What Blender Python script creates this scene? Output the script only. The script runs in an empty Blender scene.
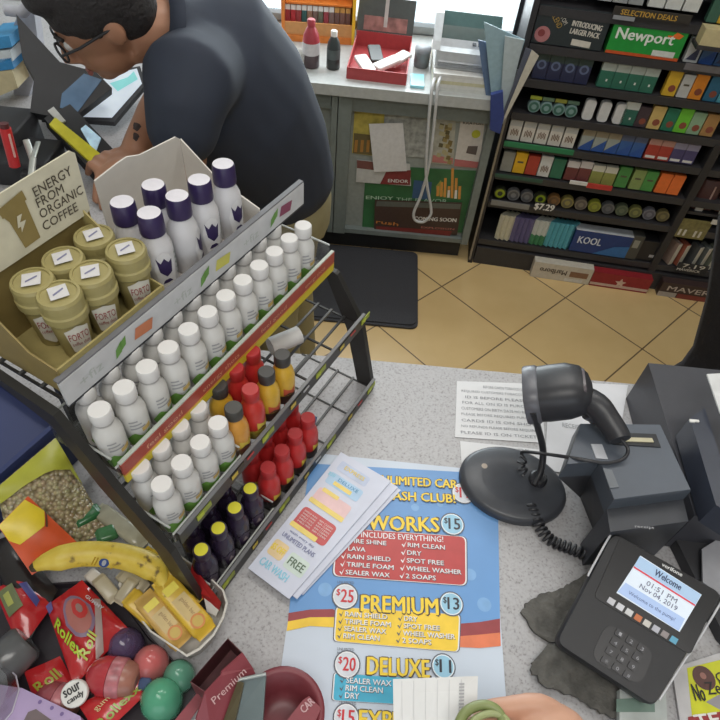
import bpy, math, random
from mathutils import Vector, Matrix, Euler
random.seed(7)
R = math.radians
PI = math.pi
C = bpy.context.scene.collection
SC = bpy.context.scene

# ------------------------------------------------------------------ camera
CAM_H = 1.8
F_PX, PITCH, ROLL, YAW = 619.03, .844495, .102764, .016538
fw = Vector((math.sin(YAW) * math.cos(PITCH), math.cos(YAW) * math.cos(PITCH), -math.sin(PITCH)))
r0 = Vector((math.cos(YAW), -math.sin(YAW), 0)); u0 = r0.cross(fw)
rt = r0 * math.cos(ROLL) + u0 * math.sin(ROLL)
up = -r0 * math.sin(ROLL) + u0 * math.cos(ROLL)
CP = Vector((0, 0, CAM_H))
cam = bpy.data.objects.new('camera', bpy.data.cameras.new('camera'))
C.objects.link(cam)
cam.data.sensor_width = 36; cam.data.lens = 36 * F_PX / 720
cam.data.clip_start = .02
M3 = Matrix((rt, up, -fw)).transposed()
cam.matrix_world = Matrix.Translation(CP) @ M3.to_4x4()
SC.camera = cam

# ------------------------------------------------------------------ world, lamps, exposure
w = bpy.data.worlds.new('world'); SC.world = w; w.use_nodes = True
w.node_tree.nodes['Background'].inputs[0].default_value = (.86, .93, 1, 1)
w.node_tree.nodes['Background'].inputs[1].default_value = 1.8
def area(name, loc, size, sy, e, col=(1, .97, .92), rot=(0, 0, 0)):
    l = bpy.data.lights.new(name, 'AREA'); l.shape = 'RECTANGLE'; l.size = size; l.size_y = sy
    l.energy = e; l.color = col
    o = bpy.data.objects.new(name, l); C.objects.link(o); o.location = loc; o.rotation_euler = rot
    return o
area('ceiling_lamp_counter', (.1, -.35, 2.86), 1.2, .6, 17)
area('ceiling_lamp_aisle', (.2, 1.45, 2.86), 1.2, .5, 17)
area('ceiling_lamp_rack', (1.5, 1.2, 2.86), .6, .6, 5)
area('window_daylight', (.0, 2.74, 1.45), 1.6, 1.1, 44, (.88, .97, 1), (R(-90), 0, 0))
SC.view_settings.view_transform = 'Standard'
SC.view_settings.look = 'None'
SC.view_settings.exposure = -0.15
SC.view_settings.gamma = 1
SC.view_settings.use_curve_mapping = False

# ------------------------------------------------------------------ helpers
def ray(x, y): return rt * ((x - 360) / F_PX) - up * ((y - 360) / F_PX) + fw
def onz(x, y, z):
    d = ray(x, y); return CP + d * ((z - CAM_H) / d.z)
def ony(x, y, Y):
    d = ray(x, y); return CP + d * (Y / d.y)
def onp(x, y, P, n):
    d = ray(x, y); return CP + d * ((P - CP).dot(n) / d.dot(n))
Z = Vector((0, 0, 1))
def lin(c): return tuple(((v / 255) / 12.92 if v < 10.3 else ((v / 255 + .055) / 1.055) ** 2.4) for v in c)
MATS = {}
def mat(rgb, rough=.5, metal=0, var=.07, scale=60, bump=0, emit=0, coat=0):
    key = (rgb, rough, metal, var, scale, bump, emit, coat)
    if key in MATS: return MATS[key]
    m = bpy.data.materials.new('m%03d' % len(MATS)); m.use_nodes = True
    nt = m.node_tree; b = nt.nodes['Principled BSDF']
    tc = nt.nodes.new('ShaderNodeTexCoord'); no = nt.nodes.new('ShaderNodeTexNoise')
    no.inputs['Scale'].default_value = scale; no.inputs['Detail'].default_value = 3
    nt.links.new(tc.outputs['Object'], no.inputs['Vector'])
    rp = nt.nodes.new('ShaderNodeValToRGB')
    l = lin(rgb)
    rp.color_ramp.elements[0].position = .3; rp.color_ramp.elements[1].position = .7
    rp.color_ramp.elements[0].color = (*[v * (1 - var) for v in l], 1)
    rp.color_ramp.elements[1].color = (*[min(1, v * (1 + var)) for v in l], 1)
    nt.links.new(no.outputs['Fac'], rp.inputs['Fac'])
    nt.links.new(rp.outputs['Color'], b.inputs['Base Color'])
    b.inputs['Roughness'].default_value = rough; b.inputs['Metallic'].default_value = metal
    b.inputs['Coat Weight'].default_value = coat
    if bump:
        bp = nt.nodes.new('ShaderNodeBump'); bp.inputs['Strength'].default_value = bump; bp.inputs['Distance'].default_value = .01
        nt.links.new(no.outputs['Fac'], bp.inputs['Height']); nt.links.new(bp.outputs['Normal'], b.inputs['Normal'])
    if emit:
        nt.links.new(rp.outputs['Color'], b.inputs['Emission Color']); b.inputs['Emission Strength'].default_value = emit
    MATS[key] = m
    return m
def clear_mat(tint=(1, 1, 1), rough=.08, gl=.18):
    m = bpy.data.materials.new('clear'); m.use_nodes = True; nt = m.node_tree
    nt.nodes.remove(nt.nodes['Principled BSDF'])
    t = nt.nodes.new('ShaderNodeBsdfTransparent'); t.inputs[0].default_value = (*tint, 1)
    g = nt.nodes.new('ShaderNodeBsdfGlossy'); g.inputs['Roughness'].default_value = rough
    lw = nt.nodes.new('ShaderNodeLayerWeight'); lw.inputs[0].default_value = .25
    ma = nt.nodes.new('ShaderNodeMath'); ma.operation = 'MULTIPLY_ADD'; ma.inputs[1].default_value = .5; ma.inputs[2].default_value = gl * .4
    nt.links.new(lw.outputs['Facing'], ma.inputs[0])
    mx = nt.nodes.new('ShaderNodeMixShader')
    nt.links.new(ma.outputs[0], mx.inputs[0]); nt.links.new(t.outputs[0], mx.inputs[1]); nt.links.new(g.outputs[0], mx.inputs[2])
    nt.links.new(mx.outputs[0], nt.nodes['Material Output'].inputs[0])
    return m
CLEAR = clear_mat((.95, .95, .95))

_tc = {}
def text_geo(s, bold):
    k = (s, bold)
    if k not in _tc:
        cu = bpy.data.curves.new('t', 'FONT'); cu.body = s; cu.resolution_u = 2; cu.offset = bold
        o = bpy.data.objects.new('t', cu); C.objects.link(o)
        me = bpy.data.meshes.new_from_object(o)
        vs = [(v.co.x, v.co.y) for v in me.vertices]; fs = [tuple(p.vertices) for p in me.polygons]
        bpy.data.objects.remove(o); bpy.data.curves.remove(cu); bpy.data.meshes.remove(me)
        x0 = min(v[0] for v in vs); x1 = max(v[0] for v in vs); y0 = min(v[1] for v in vs); y1 = max(v[1] for v in vs)
        _tc[k] = ([((x - x0) / (x1 - x0), (y - y0) / (y1 - y0)) for x, y in vs], fs)
    return _tc[k]

class MB:
    def __init__(s): s.v = []; s.f = []; s.mi = []; s.sm = []; s.ms = []
    def add(s, vs, fs, m, smooth=False, M=None):
        if m not in s.ms: s.ms.append(m)
        k = s.ms.index(m); n = len(s.v)
        for p in vs: s.v.append(M @ Vector(p) if M else Vector(p))
        for f in fs: s.f.append(tuple(n + i for i in f)); s.mi.append(k); s.sm.append(smooth)
        return s
    def box(s, c, d, m, M=None, taper=1, bev=0):
        x, y, z = d[0] / 2, d[1] / 2, d[2] / 2
        if bev:
            pts = []
            b = min(bev, x * .95, y * .95)
            for cx, cy, a0 in ((x - b, y - b, 0), (-x + b, y - b, 90), (-x + b, -y + b, 180), (x - b, -y + b, 270)):
                for k in range(4): pts.append((cx + b * math.cos(R(a0 + k * 30)), cy + b * math.sin(R(a0 + k * 30))))
            h = min(b * .5, z * .4)
            rings = []
            for zz, q in ((-z, .4), (-z + h, 0), (z - h, 0), (z - h * .3, .35), (z, 1)):
                sx = (x - b * q * .5) / x; sy = (y - b * q * .5) / y
                rings.append([(c[0] + px * sx, c[1] + py * sy, c[2] + zz) for px, py in pts])
            return s.loft(rings, m, M, True, True, True)
        T = taper
        vs = [(-x, -y, -z), (x, -y, -z), (x, y, -z), (-x, y, -z), (-x * T, -y * T, z), (x * T, -y * T, z), (x * T, y * T, z), (-x * T, y * T, z)]
        vs = [(c[0] + a, c[1] + b, c[2] + e) for a, b, e in vs]
        return s.add(vs, [(3, 2, 1, 0), (4, 5, 6, 7), (0, 1, 5, 4), (1, 2, 6, 5), (2, 3, 7, 6), (3, 0, 4, 7)], m, False, M)
    def loft(s, rings, m, M=None, smooth=True, cap0=True, cap1=True, closed=True):
        n = len(rings[0]); vs = [p for r_ in rings for p in r_]; fs = []
        for i in range(len(rings) - 1):
            for j in range(n if closed else n - 1):
                a = i * n + j; b = i * n + (j + 1) % n
                fs.append((a, b, b + n, a + n))
        s.add(vs, fs, m, smooth, M)
        if cap0: s.add(rings[0], [tuple(range(n))[::-1]], m, False, M)
        if cap1: s.add(rings[-1], [tuple(range(n))], m, False, M)
        return s
    def lathe(s, prof, m, M=None, seg=20, c=(0, 0, 0), cap0=True, cap1=True, sq=1):
        rings = [[(c[0] + r_ * math.cos(2 * PI * k / seg), c[1] + sq * r_ * math.sin(2 * PI * k / seg), c[2] + z) for k in range(seg)] for r_, z in prof]
        return s.loft(rings, m, M, True, cap0, cap1)
    def ball(s, c, r_, m, M=None, seg=16, nr=9, sx=1, sy=1, sz=1):
        prof = [(max(r_ * math.sin(PI * k / nr), 1e-5), -r_ * math.cos(PI * k / nr)) for k in range(nr + 1)]
        rings = [[(c[0] + sx * q * math.cos(2 * PI * k / seg), c[1] + sy * q * math.sin(2 * PI * k / seg), c[2] + sz * z) for k in range(seg)] for q, z in prof]
        return s.loft(rings, m, M, True, False, False)
    def prism(s, poly, z0, z1, m, M=None, m2=None):
        n = len(poly)
        a = sum(poly[i][0] * poly[(i + 1) % n][1] - poly[(i + 1) % n][0] * poly[i][1] for i in range(n))
        if a < 0: poly = poly[::-1]
        b = [(p[0], p[1], z0) for p in poly]; t = [(p[0], p[1], z1) for p in poly]
        s.add(b + t, [(i, (i + 1) % n, n + (i + 1) % n, n + i) for i in range(n)] + [tuple(range(n))[::-1]], m, False, M)
        return s.add(t, [tuple(range(n))], m2 or m, False, M)
    def slab(s, P, n, th, m, m2=None):           # planar polygon P (world) thickened along -n
        q = [p - n * th for p in P]; k = len(P)
        s.add(list(P) + q, [(i, k + i, k + (i + 1) % k, (i + 1) % k) for i in range(k)] + [tuple(range(k, 2 * k))[::-1]], m)
        return s.add(P, [tuple(range(k))], m2 or m)
    def tube(s, pts, r_, m, M=None, seg=8, radii=None, caps=True, flat=1):
        pts = [Vector(p) for p in pts]; rings = []; prev = None
        for i, p in enumerate(pts):
            t = (pts[min(i + 1, len(pts) - 1)] - pts[max(i - 1, 0)])
            t = t.normalized() if t.length > 1e-9 else Z
            if prev is None:
                a = t.cross(Z if abs(t.z) < .9 else Vector((1, 0, 0))).normalized()
            else:
                a = prev - t * prev.dot(t); a = a.normalized() if a.length > 1e-6 else t.orthogonal().normalized()
            prev = a; b = t.cross(a); q = radii[i] if radii else r_
            rings.append([p + (a * math.cos(2 * PI * k / seg) + b * flat * math.sin(2 * PI * k / seg)) * q for k in range(seg)])
        return s.loft(rings, m, M, True, caps, caps)
    def text(s, t, P0, P1, h, m, n, off=.0004, bold=0.0, yd=None):
        vs, fs = text_geo(t, 0)
        x = P1 - P0; wd = x.length; x = x.normalized(); y = yd if yd else n.cross(x).normalized()
        q = bold * h * 1.5
        for k, (dx, dy) in enumerate([(0, 0)] if bold < .004 else [(-q, 0), (q, q * .5), (0, -q * .5)]):
            s.add([P0 + x * (wd * a + dx) + y * (h * b + dy) + n * (off + k * .00004) for a, b in vs], fs, m)
        return s
    def wraptext(s, t, r_, z0, h, wd, a0, m, off=.0004, bold=.02):
        vs, fs = text_geo(t, 0)
        return s.add([((r_ + off) * math.cos(a0 + (a - .5) * wd / r_), (r_ + off) * math.sin(a0 + (a - .5) * wd / r_), z0 + h * b) for a, b in vs], fs, m)
    def wrap(s, poly, r_, a0, m, off=.0003):      # polygon (x along the arc, z) laid round a cylinder, cut in columns
        xs = [p[0] for p in poly]; lo, hi = min(xs), max(xs); N = 8; top = []; bot = []
        for k in range(N + 1):
            x = lo + (hi - lo) * (k * .998 / N + .001); zz = []
            for i in range(len(poly)):
                p, q = poly[i], poly[(i + 1) % len(poly)]
                if (p[0] - x) * (q[0] - x) <= 0 and p[0] != q[0]: zz.append(p[1] + (q[1] - p[1]) * (x - p[0]) / (q[0] - p[0]))
            rr = r_ + off; a = a0 + x / r_
            bot.append((rr * math.cos(a), rr * math.sin(a), min(zz))); top.append((rr * math.cos(a), rr * math.sin(a), max(zz)))
        return s.add(bot + top, [(i, i + 1, N + 2 + i, N + 1 + i) for i in range(N)], m, True)
    def disc(s, c, r_, n, m, off=0, seg=20, xd=None, ry=None):
        x = xd or n.orthogonal().normalized(); y = n.cross(x)
        return s.add([c + n * off + x * (r_ * math.cos(2 * PI * k / seg)) + y * ((ry or r_) * math.sin(2 * PI * k / seg)) for k in range(seg)], [tuple(range(seg))], m)
    def mesh(s, name, inv=None):
        me = bpy.data.meshes.new(name)
        me.from_pydata([tuple(inv @ v) if inv else tuple(v) for v in s.v], [], s.f)
        for m in s.ms: me.materials.append(m)
        me.polygons.foreach_set('material_index', s.mi); me.polygons.foreach_set('use_smooth', s.sm); me.update()
        return me
    def build(s, name, parent=None, local=True, origin=None):
        inv = None; loc = None
        if parent is not None:
            if not local: inv = mworld(parent).inverted()
        else:
            if origin is None:
                xs = [v.x for v in s.v]; ys = [v.y for v in s.v]; zs = [v.z for v in s.v]
                origin = Vector(((min(xs) + max(xs)) / 2, (min(ys) + max(ys)) / 2, min(zs)))
            loc = Vector(origin); inv = Matrix.Translation(-loc)
        o = bpy.data.objects.new(name, s.mesh(name, inv)); C.objects.link(o)
        if parent is not None: o.parent = parent
        else: o.location = loc
        return o
def mworld(o):
    m = Matrix.LocRotScale(o.location, o.rotation_euler, o.scale)
    return mworld(o.parent) @ m if o.parent else m
def tag(o, label, cat, group=None, kind=None):
    o['label'] = label; o['category'] = cat
    if group: o['group'] = group
    if kind: o['kind'] = kind
    return o
def thing(name, label, cat, loc=(0, 0, 0), rz=0, group=None):
    o = bpy.data.objects.new(name, None); C.objects.link(o); o.empty_display_size = .02
    o.location = loc; o.rotation_euler = (0, 0, rz)
    return tag(o, label, cat, group)
def struct(mb, name):
    o = mb.build(name); o['kind'] = 'structure'; return o
def dup(root, loc, rot, label=None, group=None):
    r = root.copy(); C.objects.link(r); r.location = loc; r.rotation_euler = rot if hasattr(rot, '__len__') else (0, 0, rot)
    if label: r['label'] = label
    if group: r['group'] = group
    for ch in list(root.children):
        c = ch.copy(); C.objects.link(c); c.parent = r
        for g in list(ch.children):
            d = g.copy(); C.objects.link(d); d.parent = c
    return r
def remesh(mb, name, voxel, parent, local=False, it=6):
    o = mb.build(name, parent, local)
    md = o.modifiers.new('r', 'REMESH'); md.mode = 'VOXEL'; md.voxel_size = voxel; md.use_smooth_shade = True
    sm = o.modifiers.new('s', 'SMOOTH'); sm.iterations = it; sm.factor = .5
    dg = bpy.context.evaluated_depsgraph_get()
    me = bpy.data.meshes.new_from_object(o.evaluated_get(dg)); ms = mb.ms
    o.modifiers.clear(); o.data = me
    if not me.materials:
        for m in ms: me.materials.append(m)
    for p in me.polygons: p.use_smooth = True; p.material_index = 0
    return o
def rrect(x0, y0, x1, y1, r_, k=4):
    out = []
    for cx, cy, a in ((x1 - r_, y1 - r_, 0), (x0 + r_, y1 - r_, 90), (x0 + r_, y0 + r_, 180), (x1 - r_, y0 + r_, 270)):
        for i in range(k + 1): out.append((cx + r_ * math.cos(R(a + 90 * i / k)), cy + r_ * math.sin(R(a + 90 * i / k))))
    return out
def rquad(P, t=.12, k=4):                        # quad of 4 world points with rounded corners
    out = []
    for i in range(4):
        p = P[i]; a = P[i - 1] - p; b = P[(i + 1) % 4] - p; d = t * min(a.length, b.length)
        a = p + a.normalized() * d; b = p + b.normalized() * d
        for j in range(k + 1):
            s_ = j / k; out.append(a * (1 - s_) ** 2 + p * 2 * s_ * (1 - s_) + b * s_ * s_)
    return out
ORD = ['first', 'second', 'third', 'fourth', 'fifth', 'sixth', 'seventh', 'eighth', 'ninth', 'tenth', 'eleventh', 'twelfth', 'thirteenth', 'fourteenth', 'fifteenth']
def nth(i, n, left='left'):
    if i == 0: return 'leftmost'
    if i == n - 1: return 'rightmost'
    return ORD[i] + ' from the left'

BLACK = mat((43, 43, 46), .6); DARK = mat((52, 53, 58), .5); CHAR = mat((66, 68, 74), .45)
WHITE = mat((222, 220, 216), .5); OFFW = mat((205, 200, 190), .6); GREY = mat((140, 142, 146), .5)
STEEL = mat((150, 150, 150), .3, .8); RED = mat((176, 42, 44), .4); YEL = mat((222, 190, 46), .45)

# ------------------------------------------------------------------ setting
TOP = 1.08
def floor_mat():
    m = bpy.data.materials.new('floor_tiles'); m.use_nodes = True; nt = m.node_tree; b = nt.nodes['Principled BSDF']
    tc = nt.nodes.new('ShaderNodeTexCoord'); mp = nt.nodes.new('ShaderNodeMapping'); mp.vector_type = 'TEXTURE'
    o = onz(510, 337, 0); mp.inputs['Location'].default_value = o; mp.inputs['Rotation'].default_value = (0, 0, -.784486)
    br = nt.nodes.new('ShaderNodeTexBrick'); br.offset = 0; br.squash = 1
    br.inputs['Scale'].default_value = 1; br.inputs['Brick Width'].default_value = .3883; br.inputs['Row Height'].default_value = .3883
    br.inputs['Mortar Size'].default_value = .0032; br.inputs['Mortar Smooth'].default_value = .2
    br.inputs['Color1'].default_value = (*lin((222, 192, 138)), 1); br.inputs['Color2'].default_value = (*lin((216, 185, 132)), 1)
    br.inputs['Mortar'].default_value = (*lin((112, 92, 70)), 1)
    no = nt.nodes.new('ShaderNodeTexNoise'); no.inputs['Scale'].default_value = 5; no.inputs['Detail'].default_value = 5
    mx = nt.nodes.new('ShaderNodeMix'); mx.data_type = 'RGBA'; mx.blend_type = 'MULTIPLY'; mx.inputs[0].default_value = .35
    rp = nt.nodes.new('ShaderNodeValToRGB'); rp.color_ramp.elements[0].position = .3; rp.color_ramp.elements[0].color = (.78, .72, .62, 1); rp.color_ramp.elements[1].position = .65
    nt.links.new(tc.outputs['Object'], mp.inputs['Vector']); nt.links.new(mp.outputs[0], br.inputs['Vector']); nt.links.new(tc.outputs['Object'], no.inputs['Vector'])
    nt.links.new(no.outputs['Fac'], rp.inputs['Fac']); nt.links.new(br.outputs['Color'], mx.inputs[6]); nt.links.new(rp.outputs['Color'], mx.inputs[7])
    nt.links.new(mx.outputs[2], b.inputs['Base Color']); b.inputs['Roughness'].default_value = .32
    return m
def laminate():
    m = bpy.data.materials.new('speckled_laminate'); m.use_nodes = True; nt = m.node_tree; b = nt.nodes['Principled BSDF']
    tc = nt.nodes.new('ShaderNodeTexCoord'); no = nt.nodes.new('ShaderNodeTexNoise'); no.inputs['Scale'].default_value = 330; no.inputs['Detail'].default_value = 3
    rp = nt.nodes.new('ShaderNodeValToRGB'); e = rp.color_ramp.elements
    e[0].position = .3; e[0].color = (*lin((138, 135, 136)), 1); e[1].position = .6; e[1].color = (*lin((176, 175, 177)), 1)
    x = e.new(.42); x.color = (*lin((167, 165, 167)), 1)
    nt.links.new(tc.outputs['Object'], no.inputs['Vector']); nt.links.new(no.outputs['Fac'], rp.inputs['Fac']); nt.links.new(rp.outputs['Color'], b.inputs['Base Color'])
    b.inputs['Roughness'].default_value = .38
    return m
LAM = laminate()
f = MB(); f.add([(-3, -2.5, 0), (4, -2.5, 0), (4, 2.92, 0), (-3, 2.92, 0)], [(0, 1, 2, 3)], floor_mat())
fl = f.build('floor', origin=(0, 0, 0)); fl['kind'] = 'structure'
wallm = mat((196, 198, 194), .7, 0, .03, 6)
struct(MB().box((.5, .15, 2.95), (7, 5.4, .1), mat((225, 225, 222), .8, 0, .02, 8)), 'ceiling')
b = MB()
b.box((.5, 2.81, .385), (7, .1, .77), wallm); b.box((.5, 2.81, 2.55), (7, .1, .7), wallm)
b.box((-1.95, 2.81, 1.485), (2.1, .1, 1.43), wallm); b.box((2.45, 2.81, 1.485), (3.1, .1, 1.43), wallm)
struct(b, 'wall_back')
struct(MB().box((-1.9, .15, 1.45), (.1, 5.3, 2.9), wallm), 'wall_left')
struct(MB().box((3.4, .2, 1.45), (.1, 5.4, 2.9), wallm), 'wall_right')
b = MB()
b.box((.5, -2.5, .35), (7, .1, .7), wallm); b.box((.5, -2.5, 2.65), (7, .1, .5), wallm); b.box((-2.1, -2.5, 1.55), (1.8, .1, 1.7), wallm); b.box((3.1, -2.5, 1.55), (1.8, .1, 1.7), wallm)
struct(b, 'wall_front_light_block')  # unseen wall added behind the camera to halve the light coming in
wn = MB()
al = mat((150, 154, 154), .4, .5)
for x in (-.875, -.02, .875): wn.box((x, 2.79, 1.49), (.05, .06, 1.42), al)
for z in (.79, 2.185): wn.box((0, 2.79, z), (1.8, .05, .03), al)
wo = wn.build('window_1'); wo['kind'] = 'structure'
pg = MB().box((0, 2.795, 1.49), (1.7, .008, 1.36), clear_mat((.97, 1, 1), .02, .05)).build('glass_pane', wo, False)
# grey baseboard kick under rack wall
struct(MB().box((.5, 2.75, .05), (6.8, .015, .1), DARK), 'baseboard_back')

# ------------------------------------------------------------------ checkout counter (L shaped)
ct = thing('checkout_counter', 'speckled pale grey laminate checkout counter across the foreground', 'counter', (0, .1, 0))
poly = [(-1.5, -.12), (1.5, -.12), (1.5, .641), (-1.5, .641)]
MB().prism(poly, TOP - .04, TOP, LAM).build('countertop', ct, False)
bm_ = mat((120, 116, 110), .6)
pb = [(-1.46, -.06), (1.46, -.06), (1.46, .6), (-1.46, .6)]
MB().prism(pb, 0, TOP - .0405, bm_).build('cabinet_body', ct, False)

sd_ = thing('side_counter', 'laminate side counter under the register gear left of the clerk', 'counter', (-1, 1.27, 0))
MB().prism([(-1.5, .642), (-.47, .642), (-.47, 1.9), (-1.5, 1.9)], TOP - .04, TOP, LAM).build('countertop', sd_, False)
MB().prism([(-1.46, .642), (-.51, .642), (-.51, 1.86), (-1.46, 1.86)], 0, TOP - .0405, bm_).build('cabinet_body', sd_, False)
# floor mat
mb = MB(); mm = mat((60, 60, 65), .7, 0, .1, 200, .3)
pm = rrect(-.75, 1.79, .252, 2.285, .03)
mb.prism(pm, .001, .010, mm)
mb.prism([(x * .985 - .004, 2.04 + (y - 2.04) * .95) for x, y in pm], .010, .016, mm)
tag(mb.build('floor_mat'), 'black rubber anti-fatigue mat on the tan tiles below the back counter', 'mat')

# ------------------------------------------------------------------ back counter
BY = 2.24
bc = thing('back_counter', 'low grey back counter with framed sliding panels covered in adverts', 'counter', (0, 2.5, 0))
bgm = mat((150, 155, 152), .5); pan = mat((146, 152, 148), .45); fr = mat((118, 126, 124), .45)
MB().prism([(-1.8, BY - .005), (.455, BY - .015), (.455, 2.755), (-1.8, 2.755)], .735, .775, mat((176, 178, 176), .35)).build('countertop', bc, False)
b = MB(); b.box((-.67, 2.51, .42), (2.24, .46, .62), pan); b.build('body', bc, False)
k = MB(); k.box((-.67, 2.52, .055), (2.22, .44, .11), BLACK); k.build('kick_plate', bc, False)
for x, wd in ((-.115, .05), (-.155, .022), (.445, .03), (-.6, .04)):
    MB().box((x, 2.262, .42), (wd, .04, .622), fr).build('frame_post', bc, False)
MB().box((.16, 2.268, .70), (.58, .03, .06), fr).build('top_rail', bc, False)
MB().box((.16, 2.268, .118), (.58, .03, .022), fr).build('bottom_rail', bc, False)
MB().box((-.38, 2.27, .70), (.42, .03, .06), fr).build('top_rail', bc, False)
MB().box((-.38, 2.27, .155), (.42, .03, .09), fr).build('bottom_rail', bc, False)
nF = Vector((0, -1, 0))
PY = 2.277
def card(name, px, label, cat, m, Y=PY, th=.0015, group=None, deco=None):
    P = [ony(x, y, Y) for x, y in px]
    mb = MB(); mb.slab(P[::-1], nF, th, m)
    if deco: deco(mb, Y)
    return tag(mb.build(name), label, cat, group)
def T(mb, s, p0, p1, h, m, Y, bold=.02, off=.0008):
    a = ony(*p0, Y); c = ony(*p1, Y); mb.text(s, a, c, h, m, nF, off, bold)
def Q(mb, px, m, Y, off=.0006):
    mb.add([ony(x, y, Y) + nF * off for x, y in px][::-1], [tuple(range(len(px)))], m)
def d1(mb, Y):
    Q(mb, [(355, 104), (384, 107), (383, 113), (354, 110)], mat((64, 72, 74), .5), Y)
    Q(mb, [(354, 133), (382, 136), (381, 156), (353, 153)], mat((104, 92, 60), .5), Y)
    for k in range(4): Q(mb, [(355 + 6 * k, 140), (358 + 6 * k, 140), (357 + 6 * k, 152), (354 + 6 * k, 152)], mat((168, 120, 60), .5), Y, .0009)
card('poster', [(355, 103), (385, 106), (382, 157), (352, 153)], 'yellow tobacco leaf advert at the upper left of the grey counter panel', 'poster', mat((186, 170, 84), .5, 0, .25, 30), deco=d1)
card('poster', [(386, 107), (429, 112), (427, 158), (383, 155)], 'grey lettered collage sheet behind the blank white paper', 'poster', mat((158, 160, 156), .5, 0, .35, 45))
def d2(mb, Y):
    rnd = random.Random(3)
    for k in range(26):
        x = 440 + rnd.uniform(-4, 10); y = 122 + rnd.uniform(0, 38); c = rnd.choice([(120, 104, 62), (150, 132, 84), (92, 84, 56), (176, 166, 128)])
        Q(mb, [(x, y), (x + 4, y + 1), (x + 3, y + 5), (x - 1, y + 4)], mat(c, .5), Y, .0006 + k * .00002)
    Q(mb, [(433, 155), (453, 158), (453, 164), (432, 162)], mat((186, 120, 116), .5), Y)
card('magazine_page', [(434, 117), (456, 119), (453, 165), (431, 163)], 'floral brown and cream page on the panel just right of the hanging cord', 'poster', mat((172, 170, 158), .5, 0, .2, 40), deco=d2)
def d3(mb, Y):
    mb.disc(ony(476, 134, Y), .017, nF, mat((186, 186, 60), .5), .0008)
    Q(mb, [(468, 146), (478, 146), (476, 155), (466, 153)], mat((96, 86, 84), .5), Y)
    Q(mb, [(455, 159), (479, 162), (478, 168), (454, 166)], mat((184, 108, 108), .5), Y)
    T(mb, 'KRATOM', (463, 124), (483, 125), .011, CHAR, Y)
card('magazine_page', [(461, 119), (485, 121), (479, 168), (454, 166)], 'white page with a yellow dot at the right end of the counter panel', 'poster', mat((206, 200, 194), .5), deco=d3)
def d4(mb, Y):
    Q(mb, [(436, 186), (441, 180), (444, 196), (437, 195)], mat((150, 150, 70), .5), Y)
    for k in range(7):
        x = 436 + k * 3.6; t = 186 - (k in (4,)) * 14 - (k % 3) * 4
        Q(mb, [(x + 1, t), (x + 3.6, t), (x + 2.8, 196 + k * .5), (x + .2, 196 + k * .5)], mat((212, 148, 70), .5), Y, .001)
        if k in (3, 5): Q(mb, [(x + 1, 190), (x + 3.2, 190), (x + 2.8, 196 + k * .5), (x + .2, 196 + k * .5)], WHITE, Y, .0013)
    Q(mb, [(414, 180), (432, 182), (430, 200), (412, 198)], mat((60, 92, 132), .5), Y)
    T(mb, 'ENJOY', (366, 200), (393, 201), .022, mat((176, 206, 180), .5), Y)
    T(mb, 'THE FLAVOR', (396, 201), (447, 203), .018, mat((176, 206, 180), .5), Y, .0)
card('poster', [(366, 165), (478, 171), (468, 233), (362, 229)], 'green poster lettered ENJOY with a bundle of orange cigarettes', 'poster', mat((52, 104, 64), .5, 0, .2, 12), deco=d4)
def d5(mb, Y):
    Q(mb, [(357, 160), (376, 162), (374, 170), (357, 168)], mat((120, 76, 72), .5), Y)
    Q(mb, [(386, 172), (411, 170), (410, 185), (380, 184)], mat((130, 50, 52), .5), Y)
    T(mb, 'ENDOR', (388, 182), (408, 183), .015, WHITE, Y)
card('advert_card', [(357, 160), (410, 164), (411, 186), (356, 182)], 'white and red advert card tucked under the blank white paper', 'poster', mat((196, 196, 194), .5), Y=PY - .004, deco=d5)
def d6(mb, Y):
    T(mb, 'rush', (376, 223), (398, 226), .018, mat((206, 130, 58), .5), Y)
    T(mb, 'COMING SOON', (414, 220), (456, 222), .019, WHITE, Y, .03)
    T(mb, 'EXPLOSION', (421, 228), (454, 230), .009, mat((200, 120, 110), .5), Y, .01)
    Q(mb, [(377, 201), (461, 204), (460, 209), (376, 206)], mat((96, 100, 94), .4), Y)
    Q(mb, [(376, 226), (452, 231), (450, 236), (376, 230)], mat((124, 46, 42), .5), Y, .0004)
card('advert_sign', [(375, 200), (462, 203), (457, 235), (374, 229)], 'dark brown sign lettered rush COMING SOON at the foot of the panel', 'sign', mat((72, 54, 48), .5), Y=PY - .008, th=.003, deco=d6)
def d7(mb, Y):
    pass
card('paper_sheet', [(369, 124), (403, 123), (407, 171), (374, 172)], 'blank white paper sheet taped over the adverts', 'paper', mat((214, 212, 212), .6), Y=PY - .0105, th=.0015)
card('poster', [(318, 168), (335, 168), (334, 211), (317, 210)], 'dark brown poster on the counter door beside the khaki trousers', 'poster', mat((84, 60, 52), .5), Y=PY + .005)
# things on the back counter
BT = .775
def at(x, y, z=BT): return onz(x, y, z)
p = onz(312, 67, BT)
def pbottle(px, py, cols, label, s=1.0, blk=False):
    t = thing('drink_bottle', label, 'bottle', onz(px, py, BT))
    a, b_, c_ = cols
    MB().lathe([(.026 * s, 0), (.03 * s, .004), (.03 * s, .045 * s)], a).lathe([(.0302 * s, .045 * s), (.0302 * s, .085 * s)], b_).lathe([(.03 * s, .085 * s), (.026 * s, .11 * s), (.013 * s, .135 * s)], c_).build('bottle_body', t)
    MB().lathe([(.014 * s, .135 * s), (.014 * s, .155 * s), (.011 * s, .158 * s)], c_ if not blk else WHITE).build('cap', t)
    return t
pbottle(311, 66, (mat((86, 70, 74), .3), mat((206, 200, 202), .4), mat((168, 62, 72), .35)), 'red-topped drink bottle with a white band on the back counter', 1.05)
pbottle(333, 68, (mat((50, 52, 52), .3), mat((84, 92, 92), .4), mat((54, 60, 60), .3)), 'dark drink bottle with a white cap on the back counter', .85, True)
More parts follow.
